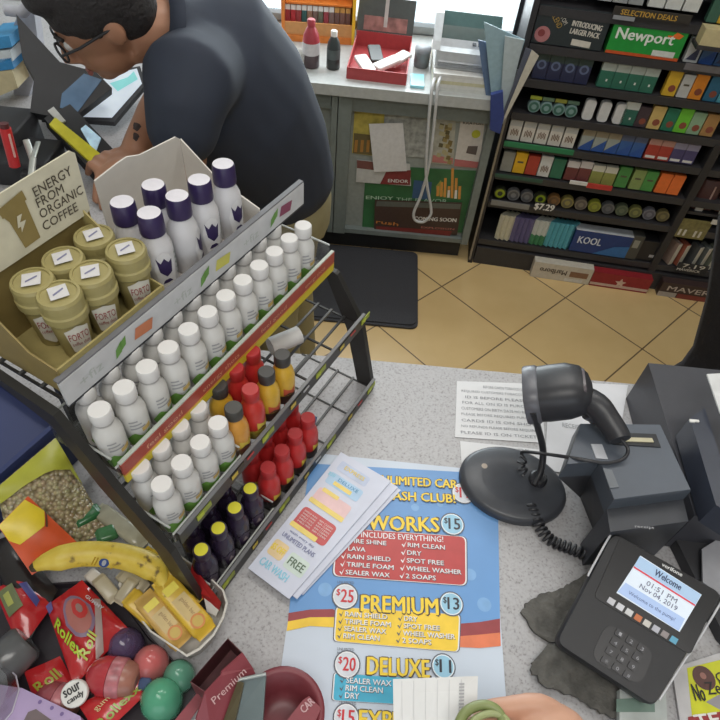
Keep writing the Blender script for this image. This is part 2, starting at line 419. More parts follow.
cup = thing('paper_cup', 'small white crumpled cup left of the red-topped bottle', 'cup', onz(300, 66, BT))
MB().lathe([(.018, 0), (.024, .05), (.026, .052)], WHITE, cap1=False).lathe([(.0235, .05), (.017, .004)], WHITE, cap0=False).build('cup_wall', cup)
# red open box
rb = thing('snack_tray', 'red open carton of white packets on the back counter', 'box', onz(376, 82, BT), R(-3))
rm = mat((168, 66, 68), .45)
b = MB()
for c_, d in (((0, 0, .002), (.22, .3, .004)), ((0, -.149, .021), (.22, .004, .042)), ((0, .149, .03), (.22, .004, .06)), ((-.109, 0, .021), (.004, .296, .042)), ((.109, 0, .021), (.004, .296, .042))): b.box((c_[0], c_[1] + .15, c_[2]), d, rm)
b.build('carton', rb)
Mh = Matrix.Translation((0, .302, .06)) @ Matrix.Rotation(R(-14), 4, 'X')
h = MB(); h.box((0, 0, .06), (.22, .003, .12), mat((76, 80, 78), .5), Mh); h.box((0, -.002, .03), (.17, .003, .05), mat((150, 106, 100), .5, 0, .4, 30), Mh); h.box((.0, -.002, .07), (.014, .004, .1), mat((186, 180, 176), .5), Mh); h.build('header_card', rb)
for k, (dx, dy, a) in enumerate(((-.05, .06, 30), (.03, .09, -50), (.07, .14, -40), (-.02, .16, 15))):
    m4 = mworld(rb) @ Matrix.Translation((dx, dy, .035)) @ Matrix.Rotation(R(a), 4, 'Z') @ Matrix.Rotation(R(10), 4, 'X')
    pk = MB(); pk.box((0, 0, 0), (.05, .1, .014), WHITE if k != 3 else mat((70, 72, 72), .4), m4, bev=.006)
    tag(pk.build('snack_packet'), ['white packet at the front left of the red carton', 'white packet in the middle of the red carton', 'white packet at the right side of the red carton', 'dark packet at the back of the red carton'][k], 'packet', 'packets in the red carton')
# candy rack (orange)
cr = thing('candy_display', 'orange tiered candy display at the back of the counter by the window', 'display rack', onz(318, 44, BT), R(4))
om = mat((214, 124, 50), .5); ym = mat((236, 190, 48), .45)
c = MB()
c.box((0, .07, .012), (.27, .12, .024), om); c.box((0, .128, .13), (.27, .01, .26), om); c.box((0, .02, .035), (.27, .008, .07), mat((196, 140, 84), .5)); c.build('base_tray', cr)
MB().box((0, .09, .125), (.26, .07, .006), om).build('shelf', cr)
for x in (-.138, .138): MB().box((x, .07, .13), (.012, .12, .26), om if x < 0 else ym).build('side_panel', cr)
MB().box((0, .123, .275), (.28, .012, .07), om).box((.05, .115, .28), (.11, .006, .04), ym).build('header', cr)
rnd = random.Random(5)
cc = [(150, 48, 52), (176, 52, 60), (150, 60, 62), (50, 92, 92), (140, 110, 90), (110, 92, 84), (96, 100, 84), (150, 60, 70), (120, 96, 92), (104, 76, 72), (118, 84, 76), (110, 74, 66)]
M4 = mworld(cr)
row_k = 0
for row in range(1):
    for k in range(12):
        bag = MB(); mm4 = M4 @ Matrix.Translation((-.122 + .0215 * k, .045 + .045 * row, .026 if row == 0 else .13)) @ Matrix.Rotation(R(-12), 4, 'X')
        h_ = .075
        bag.box((0, 0, h_ / 2), (.019, .012, h_), mat(cc[(k + 4 * row) % 12], .4), mm4)
        bag.box((0, 0, h_ + .009), (.0185, .008, .018), WHITE if (k < 9 and row == 0) else mat((196, 150, 80), .4), mm4)
        tag(bag.build('candy_bag'), 'small candy bag, %s in the orange display' % nth(k, 12), 'candy', 'candy bags in the orange display')
# box of dark goods right of candy rack
tag(MB().box((onz(363, 40, BT) + Vector((0, .07, .05))), (.06, .12, .1), mat((112, 108, 100), .5), bev=.006).build('cardboard_box'), 'small grey-brown box between orange display and red carton', 'box')
# paper cup/teal glass by printer
g = thing('glass_jar', 'grey metal jar beside the office printer', 'jar', onz(421, 66, BT))
MB().lathe([(.026, 0), (.03, .006), (.03, .06), (.026, .068)], mat((126, 130, 132), .3, .3), cap1=False).build('jar_body', g); MB().lathe([(.031, .056), (.031, .07), (.0, .071)], GREY).build('lid', g)
tag(MB().box(onz(417, 86, BT) + Vector((0, .03, .005)), (.05, .1, .01), mat((150, 214, 226), .3)).build('note_pad'), 'pale cyan pad lying right of the red carton', 'note pad')
# printer on papers
pa = MB()
base = onz(462, 95, BT)
rp_ = random.Random(2)
for k, c_ in enumerate([(206, 206, 200), (214, 212, 206), (200, 194, 160), (216, 214, 208), (208, 206, 202)]):
    a = rp_.uniform(-2, 2)
    pa.box(Vector((base.x, base.y + .17, BT + .006 + .012 * k)), (.225, .3, .0115), mat(c_, .6), None)
tag(pa.build('paper_stack'), 'stack of white and cream paper under the office printer', 'paper')
pr = thing('office_printer', 'pale grey office printer with dark green window on a paper stack', 'printer', (base.x + .0, base.y + .06, BT + .061), R(-3))
lg = mat((186, 188, 190), .4); gtm = mat((56, 78, 76), .2)
def prof(sec, x0, x1, m, mb): mb.loft([[(x0, y, z) for y, z in sec], [(x1, y, z) for y, z in sec]], m, None, False, True, True)
q = MB(); prof([(0, 0), (.26, 0), (.26, .08), (.12, .08), (.0, .06)][::-1], -.11, .11, lg, q); q.box((0, -.002, .012), (.2, .006, .008), GREY); q.build('printer_body', pr)
q = MB(); prof([(.0, .062), (.02, .085), (.1, .15), (.16, .16), (.26, .16), (.26, .0815), (.12, .0815)][::-1], -.128, -.10, lg, q); q.build('side_cover', pr)
q = MB(); prof([(.05, .0815), (.08, .12), (.13, .15), (.26, .155), (.26, .0815)][::-1], -.099, .11, gtm, q); q.build('scanner_window', pr)
q = MB(); prof([(.0, .02), (.05, .0812), (.05, .086), (-.004, .024)][::-1], -.1, .11, mat((172, 174, 178), .4), q)
for kx in range(4):
    for ky in range(2): q.box((.02 + .02 * kx, .02 + .014 * ky, .084), (.013, .008, .004), DARK)
q.build('control_panel', pr)
# hanging folders
fo = thing('folder_holder', 'blue and white folders fanned out beside the cigarette rack', 'folder')
fo.location = ony(497, 110, 2.2)
for k, (px, c_) in enumerate([([(478, 40), (512, 48), (497, 122), (489, 118)], (96, 118, 150)), ([(484, 22), (525, 40), (500, 120), (494, 122)], (150, 176, 186)), ([(505, 36), (524, 40), (503, 124), (499, 122)], (176, 188, 192)), ([(526, 48), (532, 50), (504, 120), (500, 122)], (92, 96, 110)), ([(532, 50), (539, 56), (506, 118), (502, 122)], (196, 190, 176))]):  # the narrow slate sheet is an added stand-in for the dark gap between folders
    Yk = 2.26 - .012 * k
    MB().slab([ony(x, y, Yk) for x, y in px][::-1], nF, .004, mat(c_, .4)).build('folder', fo, False)
MB().slab([ony(x, y, 2.2) for x, y in [(491, 95), (503, 92), (504, 118), (500, 134), (490, 130)]][::-1], nF, .02, mat((52, 68, 130), .5)).build('pocket', fo, False)
# white cord
pts = [ony(x, y, Y) for x, y, Y in [(446, 66, 2.42), (440, 78, 2.26), (437, 92, 2.21), (434, 125, 2.205), (429, 165, 2.2), (421, 195, 2.2), (414, 212, 2.195), (415, 220, 2.195), (423, 222, 2.195), (430, 216, 2.195), (431, 208, 2.2), (427, 185, 2.2), (426, 165, 2.2), (428, 130, 2.2), (431, 95, 2.205), (434, 80, 2.25), (438, 70, 2.4)]]
def smooth_pts(p, n=6):
    p = [Vector(q) for q in p]; out = []
    for i in range(len(p) - 1):
        a = p[max(i - 1, 0)]; b = p[i]; c = p[i + 1]; d = p[min(i + 2, len(p) - 1)]
        for k in range(n):
            t = k / n
            out.append(.5 * ((2 * b) + (c - a) * t + (2 * a - 5 * b + 4 * c - d) * t * t + (3 * b - a - 3 * c + d) * t ** 3))
    return out + [p[-1]]
tag(MB().tube(smooth_pts(pts), .006, mat((196, 196, 196), .5)).build('power_cord'), 'white looped cord hanging from the printer over the counter front', 'cord')

# ------------------------------------------------------------------ cigarette rack
RA = R(-5)
RO = Vector((.54, 2.268, 0))
rack = thing('cigarette_rack', 'tall black shelving unit packed with cigarettes against the back wall', 'shelf', RO, RA)
RM = mworld(rack); RN = RM.to_3x3() @ Vector((0, -1, 0))
bk = mat((46, 45, 48), .5); sh = mat((55, 54, 57), .45)
MB().box((.66, .26, .78), (1.46, .02, 1.56), bk).build('back_panel', rack)
MB().box((-.045, .12, .78), (.02, .27, 1.56), bk).box((-.05, -.016, .45), (.008, .006, .86), STEEL).build('side_panel', rack)
MB().box((1.39, .12, .78), (.02, .27, 1.56), bk).build('side_panel', rack)
MB().box((.745, .12, .35), (.03, .25, .7), bk).build('divider', rack)
MB().box((.67, .12, .045), (1.4, .26, .09), sh).build('base', rack)
SHZ = [.962, .842, .715, .596, .458, .325, .128, 1.083, 1.22, 1.36, 1.5]
for z in SHZ:
    MB().box((.67, .13, z - .006), (1.4, .25, .012), sh).box((.67, .002, z - .012), (1.4, .006, .028), sh).build('shelf', rack)
def pack(c_, top=None, wd=.05, h_=.085, dp=.022, deco=None):
    mb = MB(); m = mat(c_, .4)
    if top:
        mb.box((0, 0, h_ * .34), (wd, dp, h_ * .68), m); mb.box((0, 0, h_ * .84), (wd, dp, h_ * .32), mat(top, .4))
    else: mb.box((0, 0, h_ / 2), (wd, dp, h_), m)
    if deco == 'logo':
        for k in range(5): mb.box((-.012 + .006 * k, -dp / 2 - .0003, h_ * (.36 + .06 * (k % 2))), (.004, .0006, h_ * .26), mat((120, 96, 80), .5))
    if deco == 'spot': mb.disc(Vector((.004, -dp / 2, h_ * .3)), wd * .28, Vector((0, -1, 0)), mat((140, 76, 60), .5), .0005)
    if deco == 'diag': mb.add([(-wd * .5, -dp / 2 - .0005, 0), (wd * .5, -dp / 2 - .0005, 0), (wd * .5, -dp / 2 - .0005, h_ * .6), (-wd * .5, -dp / 2 - .0005, h_ * .1)], [(0, 1, 2, 3)], mat((48, 86, 156), .45))
    if deco == 'diag2': mb.add([(-wd * .4, -dp / 2 - .0005, h_ * .1), (wd * .35, -dp / 2 - .0005, h_ * .1), (wd * .35, -dp / 2 - .0005, h_ * .7)], [(0, 1, 2)], mat((70, 74, 100), .45))
    if deco == 'arrow': mb.box((wd * .1, -dp / 2 - .0003, h_ * .3), (.006, .0006, .008), WHITE)
    if deco == 'foot': mb.box((0, -dp / 2 - .0003, h_ * .12), (wd * .8, .0006, h_ * .12), WHITE)
    if deco == 'round': mb.disc(Vector((0, -dp / 2, h_ * .55)), wd * .34, Vector((0, -1, 0)), mat((98, 110, 140), .5), .0005); mb.disc(Vector((0, -dp / 2, h_ * .55)), wd * .2, Vector((0, -1, 0)), mat((54, 58, 84), .5), .001)
    if deco == 'mark': mb.box((0, -dp / 2 - .0003, h_ * .55), (wd * .5, .0006, h_ * .08), mat((90, 84, 70), .5))
    return mb
def put(mb, s, y, z, name, label, cat='cigarettes', group='cigarette packs on the black rack', rz=0, rx=0):
    o = mb.build(name, origin=(0, 0, 0))
    o.location = RM @ Vector((s, y, z)); o.rotation_euler = Euler((rx, 0, RA + rz)); return tag(o, label, cat, group)
def row(z, ss, items, rowname, y=.022, names=None):
    n = len(ss)
    for i, (s, it) in enumerate(zip(ss, items)):
        colour = it[0]; put(pack(*it[1:]), s, y, z, 'cigarette_pack', '%s cigarette pack, %s %s' % (colour, nth(i, n), rowname))
NV = (44, 48, 76)
row(.846, [.03, .08, .13, .18], [('navy', NV, (60, 74, 70), .048, .09, .022, 'round')] * 4, 'of four on the third shelf down')
row(.846, [.262 + .05 * k for k in range(4)], [('green and white', (52, 108, 90), (176, 184, 178), .048, .085, .022, 'arrow')] * 4, 'of four below the big green carton')
row(.846, [.492, .54, .584, .636, .684], [('yellow', (214, 172, 56), None, .044, .088, .022, 'spot'), ('white', (196, 196, 194), None, .038, .08, .022, 'mark'), ('orange', (226, 140, 48), None, .044, .088, .022, 'spot'), ('dark blue', (44, 104, 136), None, .044, .085, .022, 'spot'), ('cyan', (86, 160, 178), None, .044, .085, .022, 'spot'), ('red', (160, 58, 52), None, .044, .085, .022, 'spot'), ('grey', (130, 130, 128), None, .044, .085, .022, None), ('yellow', (204, 166, 60), None, .044, .085, .022, None), ('blue', (50, 96, 150), None, .044, .085, .022, None), ('green', (60, 120, 80), None, .044, .085, .022, None)], 'on the right of the third shelf')
row(.72, [.441, .49, .54, .587, .635, .685], [('dark purple', (70, 58, 66), None, .042, .076, .022, 'spot'), ('tan', (204, 176, 112), None, .046, .085, .022, 'spot'), ('green', (40, 116, 92), None, .044, .085, .022, 'spot'), ('lime', (112, 196, 62), None, .046, .09, .022, 'spot'), ('pale green', (140, 170, 140), None, .046, .082, .022, 'spot'), ('brown', (168, 128, 80), None, .046, .082, .022, 'spot')], 'on the right of the tins shelf')
put(pack((48, 100, 88), (200, 204, 200), .05, .088, .022, 'arrow'), .393, .022, .72, 'cigarette_pack', 'green pack with white top right of the rounded white boxes')
for k in range(3):
    mb = MB(); mb.prism([(x, z) for x, z in rrect(-.019, 0, .019, .075, .012)], -.011, .011, mat((206, 206, 206), .4), Matrix.Rotation(R(90), 4, 'X'))
    put(mb, .245 + .056 * k, .022, .72, 'cigarette_pack', 'rounded white box, %s of three beside the tins' % ['leftmost', 'middle', 'rightmost'][k], 'cigarettes', 'rounded white boxes on the tins shelf')
def tin(r_, c1, c2, bracket=None):
    mb = MB(); M = Matrix.Translation((0, 0, r_)) @ Matrix.Rotation(R(90), 4, 'X')
    mb.lathe([(r_, -.012), (r_, .010), (r_ * .95, .012)], mat(c1, .35, .2), M); n = Vector((0, -1, 0))
    mb.disc(Vector((0, -.0122, r_)), r_ * .78, n, mat(c2, .4), .0003); mb.disc(Vector((0, -.0122, r_)), r_ * .42, n, mat(c1, .4), .0006)
    if bracket: mb.box((0, -.006, 2 * r_ + .009), (.042, .006, .012), mat(bracket, .4))
    return mb
for k in range(4):
    put(tin(.023, (128, 156, 156), (60, 104, 92), [(150, 160, 60), (96, 120, 96), (140, 140, 62), (86, 112, 96)][k]), .045 + .046 * k, .022, .72, 'tobacco_tin', 'round grey-green tin, %s on the fourth shelf' % nth(k, 4), 'tin', 'tins on the fourth shelf')
row(.602, [.0 + .0525 * k for k in range(5)], [('white', (212, 206, 198), (190, 190, 188), .047, .085, .022, 'logo')] * 5, 'of five above the green strip')
row(.602, [.277 + .049 * k for k in range(5)], [('blue and grey', (156, 162, 158) if k < 3 else (58, 96, 156), (150, 140, 120) if k < 3 else (90, 100, 128), .0465, .085, .022, 'diag') for k in range(5)], 'of the blue and grey packs')
row(.602, [.527, .575], [('red', (170, 64, 54), (196, 150, 140), .046, .085, .022, 'foot')] * 2, 'of the red pair beside the blue packs')
row(.602, [.622, .669], [('purple', (76, 70, 112), (150, 146, 170), .045, .08, .022, 'foot')] * 2, 'of the purple pair right of the red packs')
MB().box((.105, -.004, .592), (.27, .006, .02), mat((46, 126, 84), .45)).build('price_strip', rack)
MB().box((.06, -.004, .452), (.2, .006, .014), mat((50, 84, 70), .45)).build('price_strip', rack)
row(.466, [.005, .055, .105, .155, .206], [('grey', (140, 140, 134), None, .046, .085, .022, None), ('yellow', (222, 172, 40), None, .046, .088, .022, 'mark'), ('red', (176, 66, 54), None, .046, .082, .022, None), ('white', (206, 206, 204), None, .046, .088, .022, 'logo'), ('green', (50, 112, 88), None, .048, .084, .022, None)], 'on the left of the sixth shelf')
row(.466, [.262, .312, .362, .412], [('maroon and white', (112, 60, 60), (206, 200, 200), .047, .083 + .006 * (k == 1), .022, None) if k < 2 else ('olive and white', (146, 150, 84), (206, 204, 190), .047, .08, .022, None) for k in range(4)], 'of four above the red strip')
MB().box((.30, -.004, .468), (.07, .006, .014), WHITE).box((.385, -.004, .464), (.1, .006, .02), mat((190, 60, 56), .45)).build('price_strip', rack)
row(.466, [.465, .522, .57, .625, .674], [('green', (76, 140, 76), None, .047, .088, .022, 'mark'), ('tan green', (136, 156, 96), None, .046, .085, .022, 'mark'), ('bright green', (78, 146, 76), None, .046, .085, .022, 'mark'), ('orange', (230, 116, 56), None, .046, .085, .022, None), ('orange', (230, 116, 56), None, .046, .085, .022, None)], 'on the right of the sixth shelf')
tc_ = [((60, 64, 50), (156, 172, 40)), ((130, 130, 132), (90, 90, 92)), ((120, 120, 122), (90, 90, 92)), ((64, 68, 50), (150, 170, 44)), ((140, 104, 66), (110, 84, 60)), ((150, 140, 84), (110, 104, 80)), ((128, 120, 110), (96, 90, 84)), ((150, 156, 64), (130, 132, 60)), ((106, 108, 112), (84, 86, 92)), ((104, 112, 92), (80, 92, 76)), ((134, 134, 84), (100, 104, 70)), ((124, 124, 134), (92, 92, 104)), ((126, 116, 80), (96, 90, 66))]
for k in range(13):
    put(tin(.026, *tc_[k]), .01 + .0565 * k, .03, .331, 'tobacco_tin', 'round tin, %s in the long row of tins' % nth(k, 13), 'tin', 'tins on the seventh shelf')
tagm = MB(); tagm.box((0, 0, .02), (.085, .003, .04), mat((60, 60, 60), .5)); n0 = Vector((0, -1, 0))
tagm.text("$7.29", Vector((-.04, -.002, .003)), Vector((.04, -.002, .003)), .034, WHITE, n0, .0005, .03)
put(tagm, .20, -.008, .318, 'price_tag', 'dark price tag reading 7.29 below the tins', 'price tag', None)
mb = MB().box((0, 0, .012), (.16, .004, .024), mat((128, 128, 126), .4)); put(mb, .06, -.006, .314, 'price_tag', 'blank grey price strip under the leftmost tins', 'price tag', None)
# sideways packs
def side_pack(c_, c2=None, h_=.125):
    mb = MB(); m = mat(c_, .45); mb.box((0, 0, h_ / 2), (.02, .05, h_), m)
    if c2: mb.box((0, 0, h_ * .2), (.0206, .0506, h_ * .4), mat(c2, .45))
    return mb
grp = [('white and yellow', (206, 202, 180), None, 3), ('purple', (104, 98, 138), None, 4), ('white and green', (204, 208, 202), (72, 136, 96), 3), ('teal', (92, 168, 184), None, 5)]
s = .06
for nm, a, b2, n in grp:
    for k in range(n):
        put(side_pack(a, b2), s, .03, .134, 'cigarette_pack', '%s pack standing on edge on the lowest shelf, %s' % (nm, nth(k, n)), rz=R(-38)); s += .0205
    s += .004
def carton(wd, h_, dp, c_, items, name, label, s, y, z, top=None, rx=0, rz=0):
    mb = MB(); mb.box((0, 0, h_ / 2), (wd, dp, h_), mat(c_, .4))
    if top: mb.box((0, 0, h_ + .001), (wd, dp, .002), mat(top, .4))
    yf = -dp / 2
    for it in items:
        if it[0] == 't': _, txt, x0, x1, z0, hh, col = it; mb.text(txt, Vector((x0, yf, z0)), Vector((x1, yf, z0)), hh, mat(col, .4), n0, .001, .02)
        elif it[0] == 'b': _, x0, x1, z0, z1, col = it; mb.add([(x0, yf - .0006, z0), (x1, yf - .0006, z0), (x1, yf - .0006, z1), (x0, yf - .0006, z1)], [(0, 1, 2, 3)], mat(col, .4))
        elif it[0] == 'p': _, pts_, col = it; mb.add([(x, yf - .0008, zz) for x, zz in pts_], [tuple(range(len(pts_)))], mat(col, .4))
    return put(mb, s, y, z, name, label, 'cigarettes', None, rz, rx)
carton(.245, .102, .05, (40, 146, 62), [('t', 'Newport', -.105, .085, .038, .046, (226, 230, 222)), ('p', [(.06, .078), (.075, .078), (.085, .09), (.11, .082), (.1, .07), (.06, .072)], (226, 110, 46)), ('b', -.1225, .1225, 0, .01, (196, 84, 44)), ('b', .03, .105, .008, .028, (206, 210, 206))], 'cigarette_carton', 'bright green carton with white lettering near the top of the rack', .348, .026, .966)
carton(.245, .11, .05, (36, 62, 122), [('t', 'KOOL', -.1, .0, .045, .036, (214, 222, 234)), ('p', [(-.02, 0), (.1225, 0), (.1225, .06), (.06, .05)], (52, 110, 170))], 'cigarette_carton', 'dark blue carton with white KOOL lettering on the lowest shelf', .49, .03, .134, (196, 200, 206))
carton(.045, .12, .05, (76, 76, 72), [('b', -.015, .01, .06, .1, (150, 150, 140))], 'cigarette_carton', 'dark upright box right of the blue carton', .635, .03, .134)
carton(.1, .1, .1, (36, 36, 40), [('b', .02, .045, .02, .034, (180, 180, 180))], 'storage_box', 'black box at the right end of the lowest shelf', .69, .06, .134)
# floor cartons leaning on the rack base
carton(.262, .086, .04, (204, 196, 182), [('t', 'Marlboro', .02, -.1, .060, .026, (86, 76, 66)), ('b', .035, .115, .03, .06, (140, 104, 80)), ('b', .02, .1, .004, .02, (214, 212, 208))], 'cigarette_carton', 'cream carton with brown lettering on the floor before the rack', .362, -.03, .001)
carton(.258, .078, .04, (148, 40, 46), [('b', -.129, .129, .008, .022, (206, 180, 170)), ('p', [(.0 + .026 * (1 if k % 2 == 0 else .45) * math.sin(k * PI / 5), .036 + .026 * (1 if k % 2 == 0 else .45) * math.cos(k * PI / 5)) for k in range(10)][::-1], (214, 186, 172))], 'cigarette_carton', 'red carton with a pale star on the floor before the rack', .625, -.03, .001)
carton(.34, .078, .04, (66, 50, 48), [('t', 'MAVERICK', -.14, .14, .036, .026, (190, 178, 168)), ('b', -.17, -.09, .0, .026, (168, 160, 154)), ('b', -.085, .17, .0, .026, (128, 56, 50))], 'cigarette_carton', 'dark brown MAVERICK carton on the floor at the right', .97, -.03, .001)
# top row
pn = MB(); pn.box((0, 0, .06), (.24, .004, .12), mat((42, 50, 54), .5)); yv = n0
pn.text('INTRODUCING', Vector((.0, -.0025, .068)), Vector((.1, -.0025, .062)), .017, OFFW, n0, .0006, .03); pn.text('LARGER PACK', Vector((.0, -.0025, .044)), Vector((.1, -.0025, .038)), .017, OFFW, n0, .0006, .03)
pn.add([(.015, -.003, .008), (.08, -.003, .004), (.08, -.003, .024), (.015, -.003, .028)], [(0, 1, 2, 3)], OFFW)
pn.disc(Vector((-.088, -.0025, .03)), .026, n0, mat((176, 116, 118), .5), .0005); pn.disc(Vector((-.092, -.0025, .034)), .012, n0, mat((130, 60, 62), .5), .001)
pn.text('CUSTOM', Vector((-.062, -.0025, .106)), Vector((-.025, -.0025, .066)), .014, OFFW, n0, .001, .0); pn.text('BLEND', Vector((-.076, -.0025, .092)), Vector((-.042, -.0025, .052)), .018, mat((170, 140, 70), .5), n0, .001, .0)
put(pn, .09, .003, .968, 'shelf_sign', 'dark advert panel with a pink round patch on the upper left of rack', 'sign', None)
pn = MB(); pn.box((0, 0, .014), (.25, .004, .028), mat((50, 46, 42), .5)); pn.text('SELECTION DEALS', Vector((-.1, -.0025, .006)), Vector((.08, -.0025, .006)), .016, mat((190, 150, 60), .5), n0, .0006, .02)
pn.box((-.085, -.003, -.004), (.07, .003, .012), GREY); put(pn, .33, -.006, 1.085, 'shelf_sign', 'narrow dark strip with gold lettering above the bright green carton', 'sign', None)
row(1.118, [.17, .22, .27], [('grey', (150, 152, 150), None, .046, .085, .022, None)] * 3, 'of the grey packs on the top visible shelf')
row(1.118, [.335, .39, .446], [('white', (206, 206, 200), (176, 176, 160), .05, .085, .022, 'mark')] * 3, 'of the three white packs above gold lettering')
row(1.095, [.524, .560], [('green', (60, 96, 80), None, .034, .085, .022, None), ('yellow', (214, 170, 56), None, .034, .085, .022, 'mark')], 'at the top right corner of the rack')
carton(.26, .05, .05, (196, 182, 140), [('t', 'Royale', .0, .1, .012, .03, (110, 90, 60))], 'cigarette_carton', 'beige carton at the top right, above the white-edged packs', .625, -.029, 1.045)
row(.966, [.515, .566, .617], [('white and slate', (196, 198, 198), None, .046, .08, .022, 'diag2'), ('white and blue', (70, 104, 150), (200, 204, 204), .046, .085, .022, 'diag'), ('white and blue', (70, 104, 150), (200, 204, 204), .046, .08, .022, 'diag2'), ('white', (196, 198, 198), None, .046, .08, .022, None), ('white', (196, 198, 198), None, .046, .08, .022, None), ('grey', (150, 150, 150), None, .046, .08, .022, None)], 'beneath the beige carton')
MB().box((.615, -.004, .958), (.23, .006, .022), mat((124, 120, 124), .45)).build('price_strip', rack)
MB().box((.625, -.025, 1.038), (.27, .065, .012), sh).build('small_shelf', rack)
# right bay
for k in range(2):
    mb = MB(); mb.box((0, 0, .065), (.085, .05, .13), mat((84, 52, 48), .35, 0, .15, 40), bev=.015); mb.box((.012, -.026, .075), (.006, .003, .06), mat((180, 150, 140), .4)); mb.box((-.01, -.026, .004), (.03, .004, .02), WHITE)
    put(mb, .822 + .096 * k, .05, .405, 'tobacco_pouch', 'maroon tobacco pouch, %s in the right bay' % ['left one', 'right one'][k], 'pouch', 'tobacco pouches in the right bay', rx=R(-6))
MB().box((1.07, .13, .398), (.6, .24, .012), sh).build('shelf', rack)
pn = MB(); pn.box((0, 0, .045), (.14, .004, .09), mat((120, 112, 70), .5, 0, .3, 60)); pn.box((-.07, -.001, .045), (.008, .006, .095), WHITE); pn.text('II II', Vector((-.04, -.0025, .01)), Vector((.05, -.0025, .01)), .03, OFFW, n0, .0006, .02)
put(pn, .81, .0, .285, 'price_card', 'olive price card with a white edge in the right bay', 'price tag', None)
mb = MB(); mb.box((0, 0, .01), (.26, .005, .02), OFFW); put(mb, 1.0, -.008, .372, 'price_strip', 'long white price strip below the maroon pouches', 'price tag', None)
for k in range(7):
    c_ = [(150, 130, 120), (150, 84, 66), (80, 82, 84), (96, 100, 98), (110, 114, 100), (120, 124, 112), (100, 104, 96), (90, 130, 96)][k]
    mb = side_pack(c_, None, .11); mb.box((0, -.0255, .055), (.021, .001, .108), mat((196, 190, 176), .45))
    put(mb, .80 + .036 * k + .02 * (k > 1), .03, .134, 'cigarette_pack', 'tilted pack with pale edge, %s on the lowest shelf of right bay' % nth(k, 7), rz=R(28))
pn = MB(); pn.box((0, 0, .02), (.13, .003, .045), BLACK); pn.text('7.19', Vector((-.045, -.002, .02)), Vector((.05, -.002, .02)), .02, OFFW, n0, .0006, .02); pn.text('MAVERICK', Vector((-.06, -.002, .002)), Vector((.04, -.002, .002)), .012, OFFW, n0, .0006, .02)
put(pn, .90, -.012, .125, 'price_tag', 'black price tag under the tilted packs in right bay', 'price tag', None)

# ------------------------------------------------------------------ bottle rack on the counter
KO = onz(221, 592, TOP); KA = R(63.6)
KM = Matrix.Translation(KO) @ Matrix.Rotation(KA, 4, 'Z')
def K(u, v, z): p = KM @ Vector((u, v, 0)); p.z = z; return p
KU = (KM.to_3x3() @ Vector((1, 0, 0))); KV = KM.to_3x3() @ Vector((0, 1, 0)); KN = -KV
def onv(px, py, v):                                   # point of the plane v = const
    return onp(px, py, KO + KV * v, KV)
kr = thing('bottle_rack', 'black four-tier countertop rack of small bottles with coloured front strips', 'display rack', KO, KA)
bkm = mat((40, 38, 36), .45); wire = mat((92, 92, 92), .35, .5)
def lz(z): return z - TOP
TI = [(0, 1.084, .125), (.027, 1.203, .10), (.078, 1.281, .09), (.121, 1.364, .12)]
FS = [(1.080, 1.104), (1.199, 1.222), (1.274, 1.303), (1.359, 1.390)]
for (v, z, d) in TI[:]:
    mb = MB()
    for k in range(5): mb.box((.175 if z < 1.3 else .14, v + .006 + d * k / 4.6, lz(z) - .002), (.37 if z < 1.3 else .30, .003, .003), wire)
    for k in range(7 if z < 1.3 else 5): mb.box((-.008 + .061 * k, v + d / 2, lz(z) - .004), (.0025, d, .0025), bkm)
    mb.build('shelf', kr)
redy = mat((166, 74, 62), .45); yl = mat((214, 192, 52), .45)
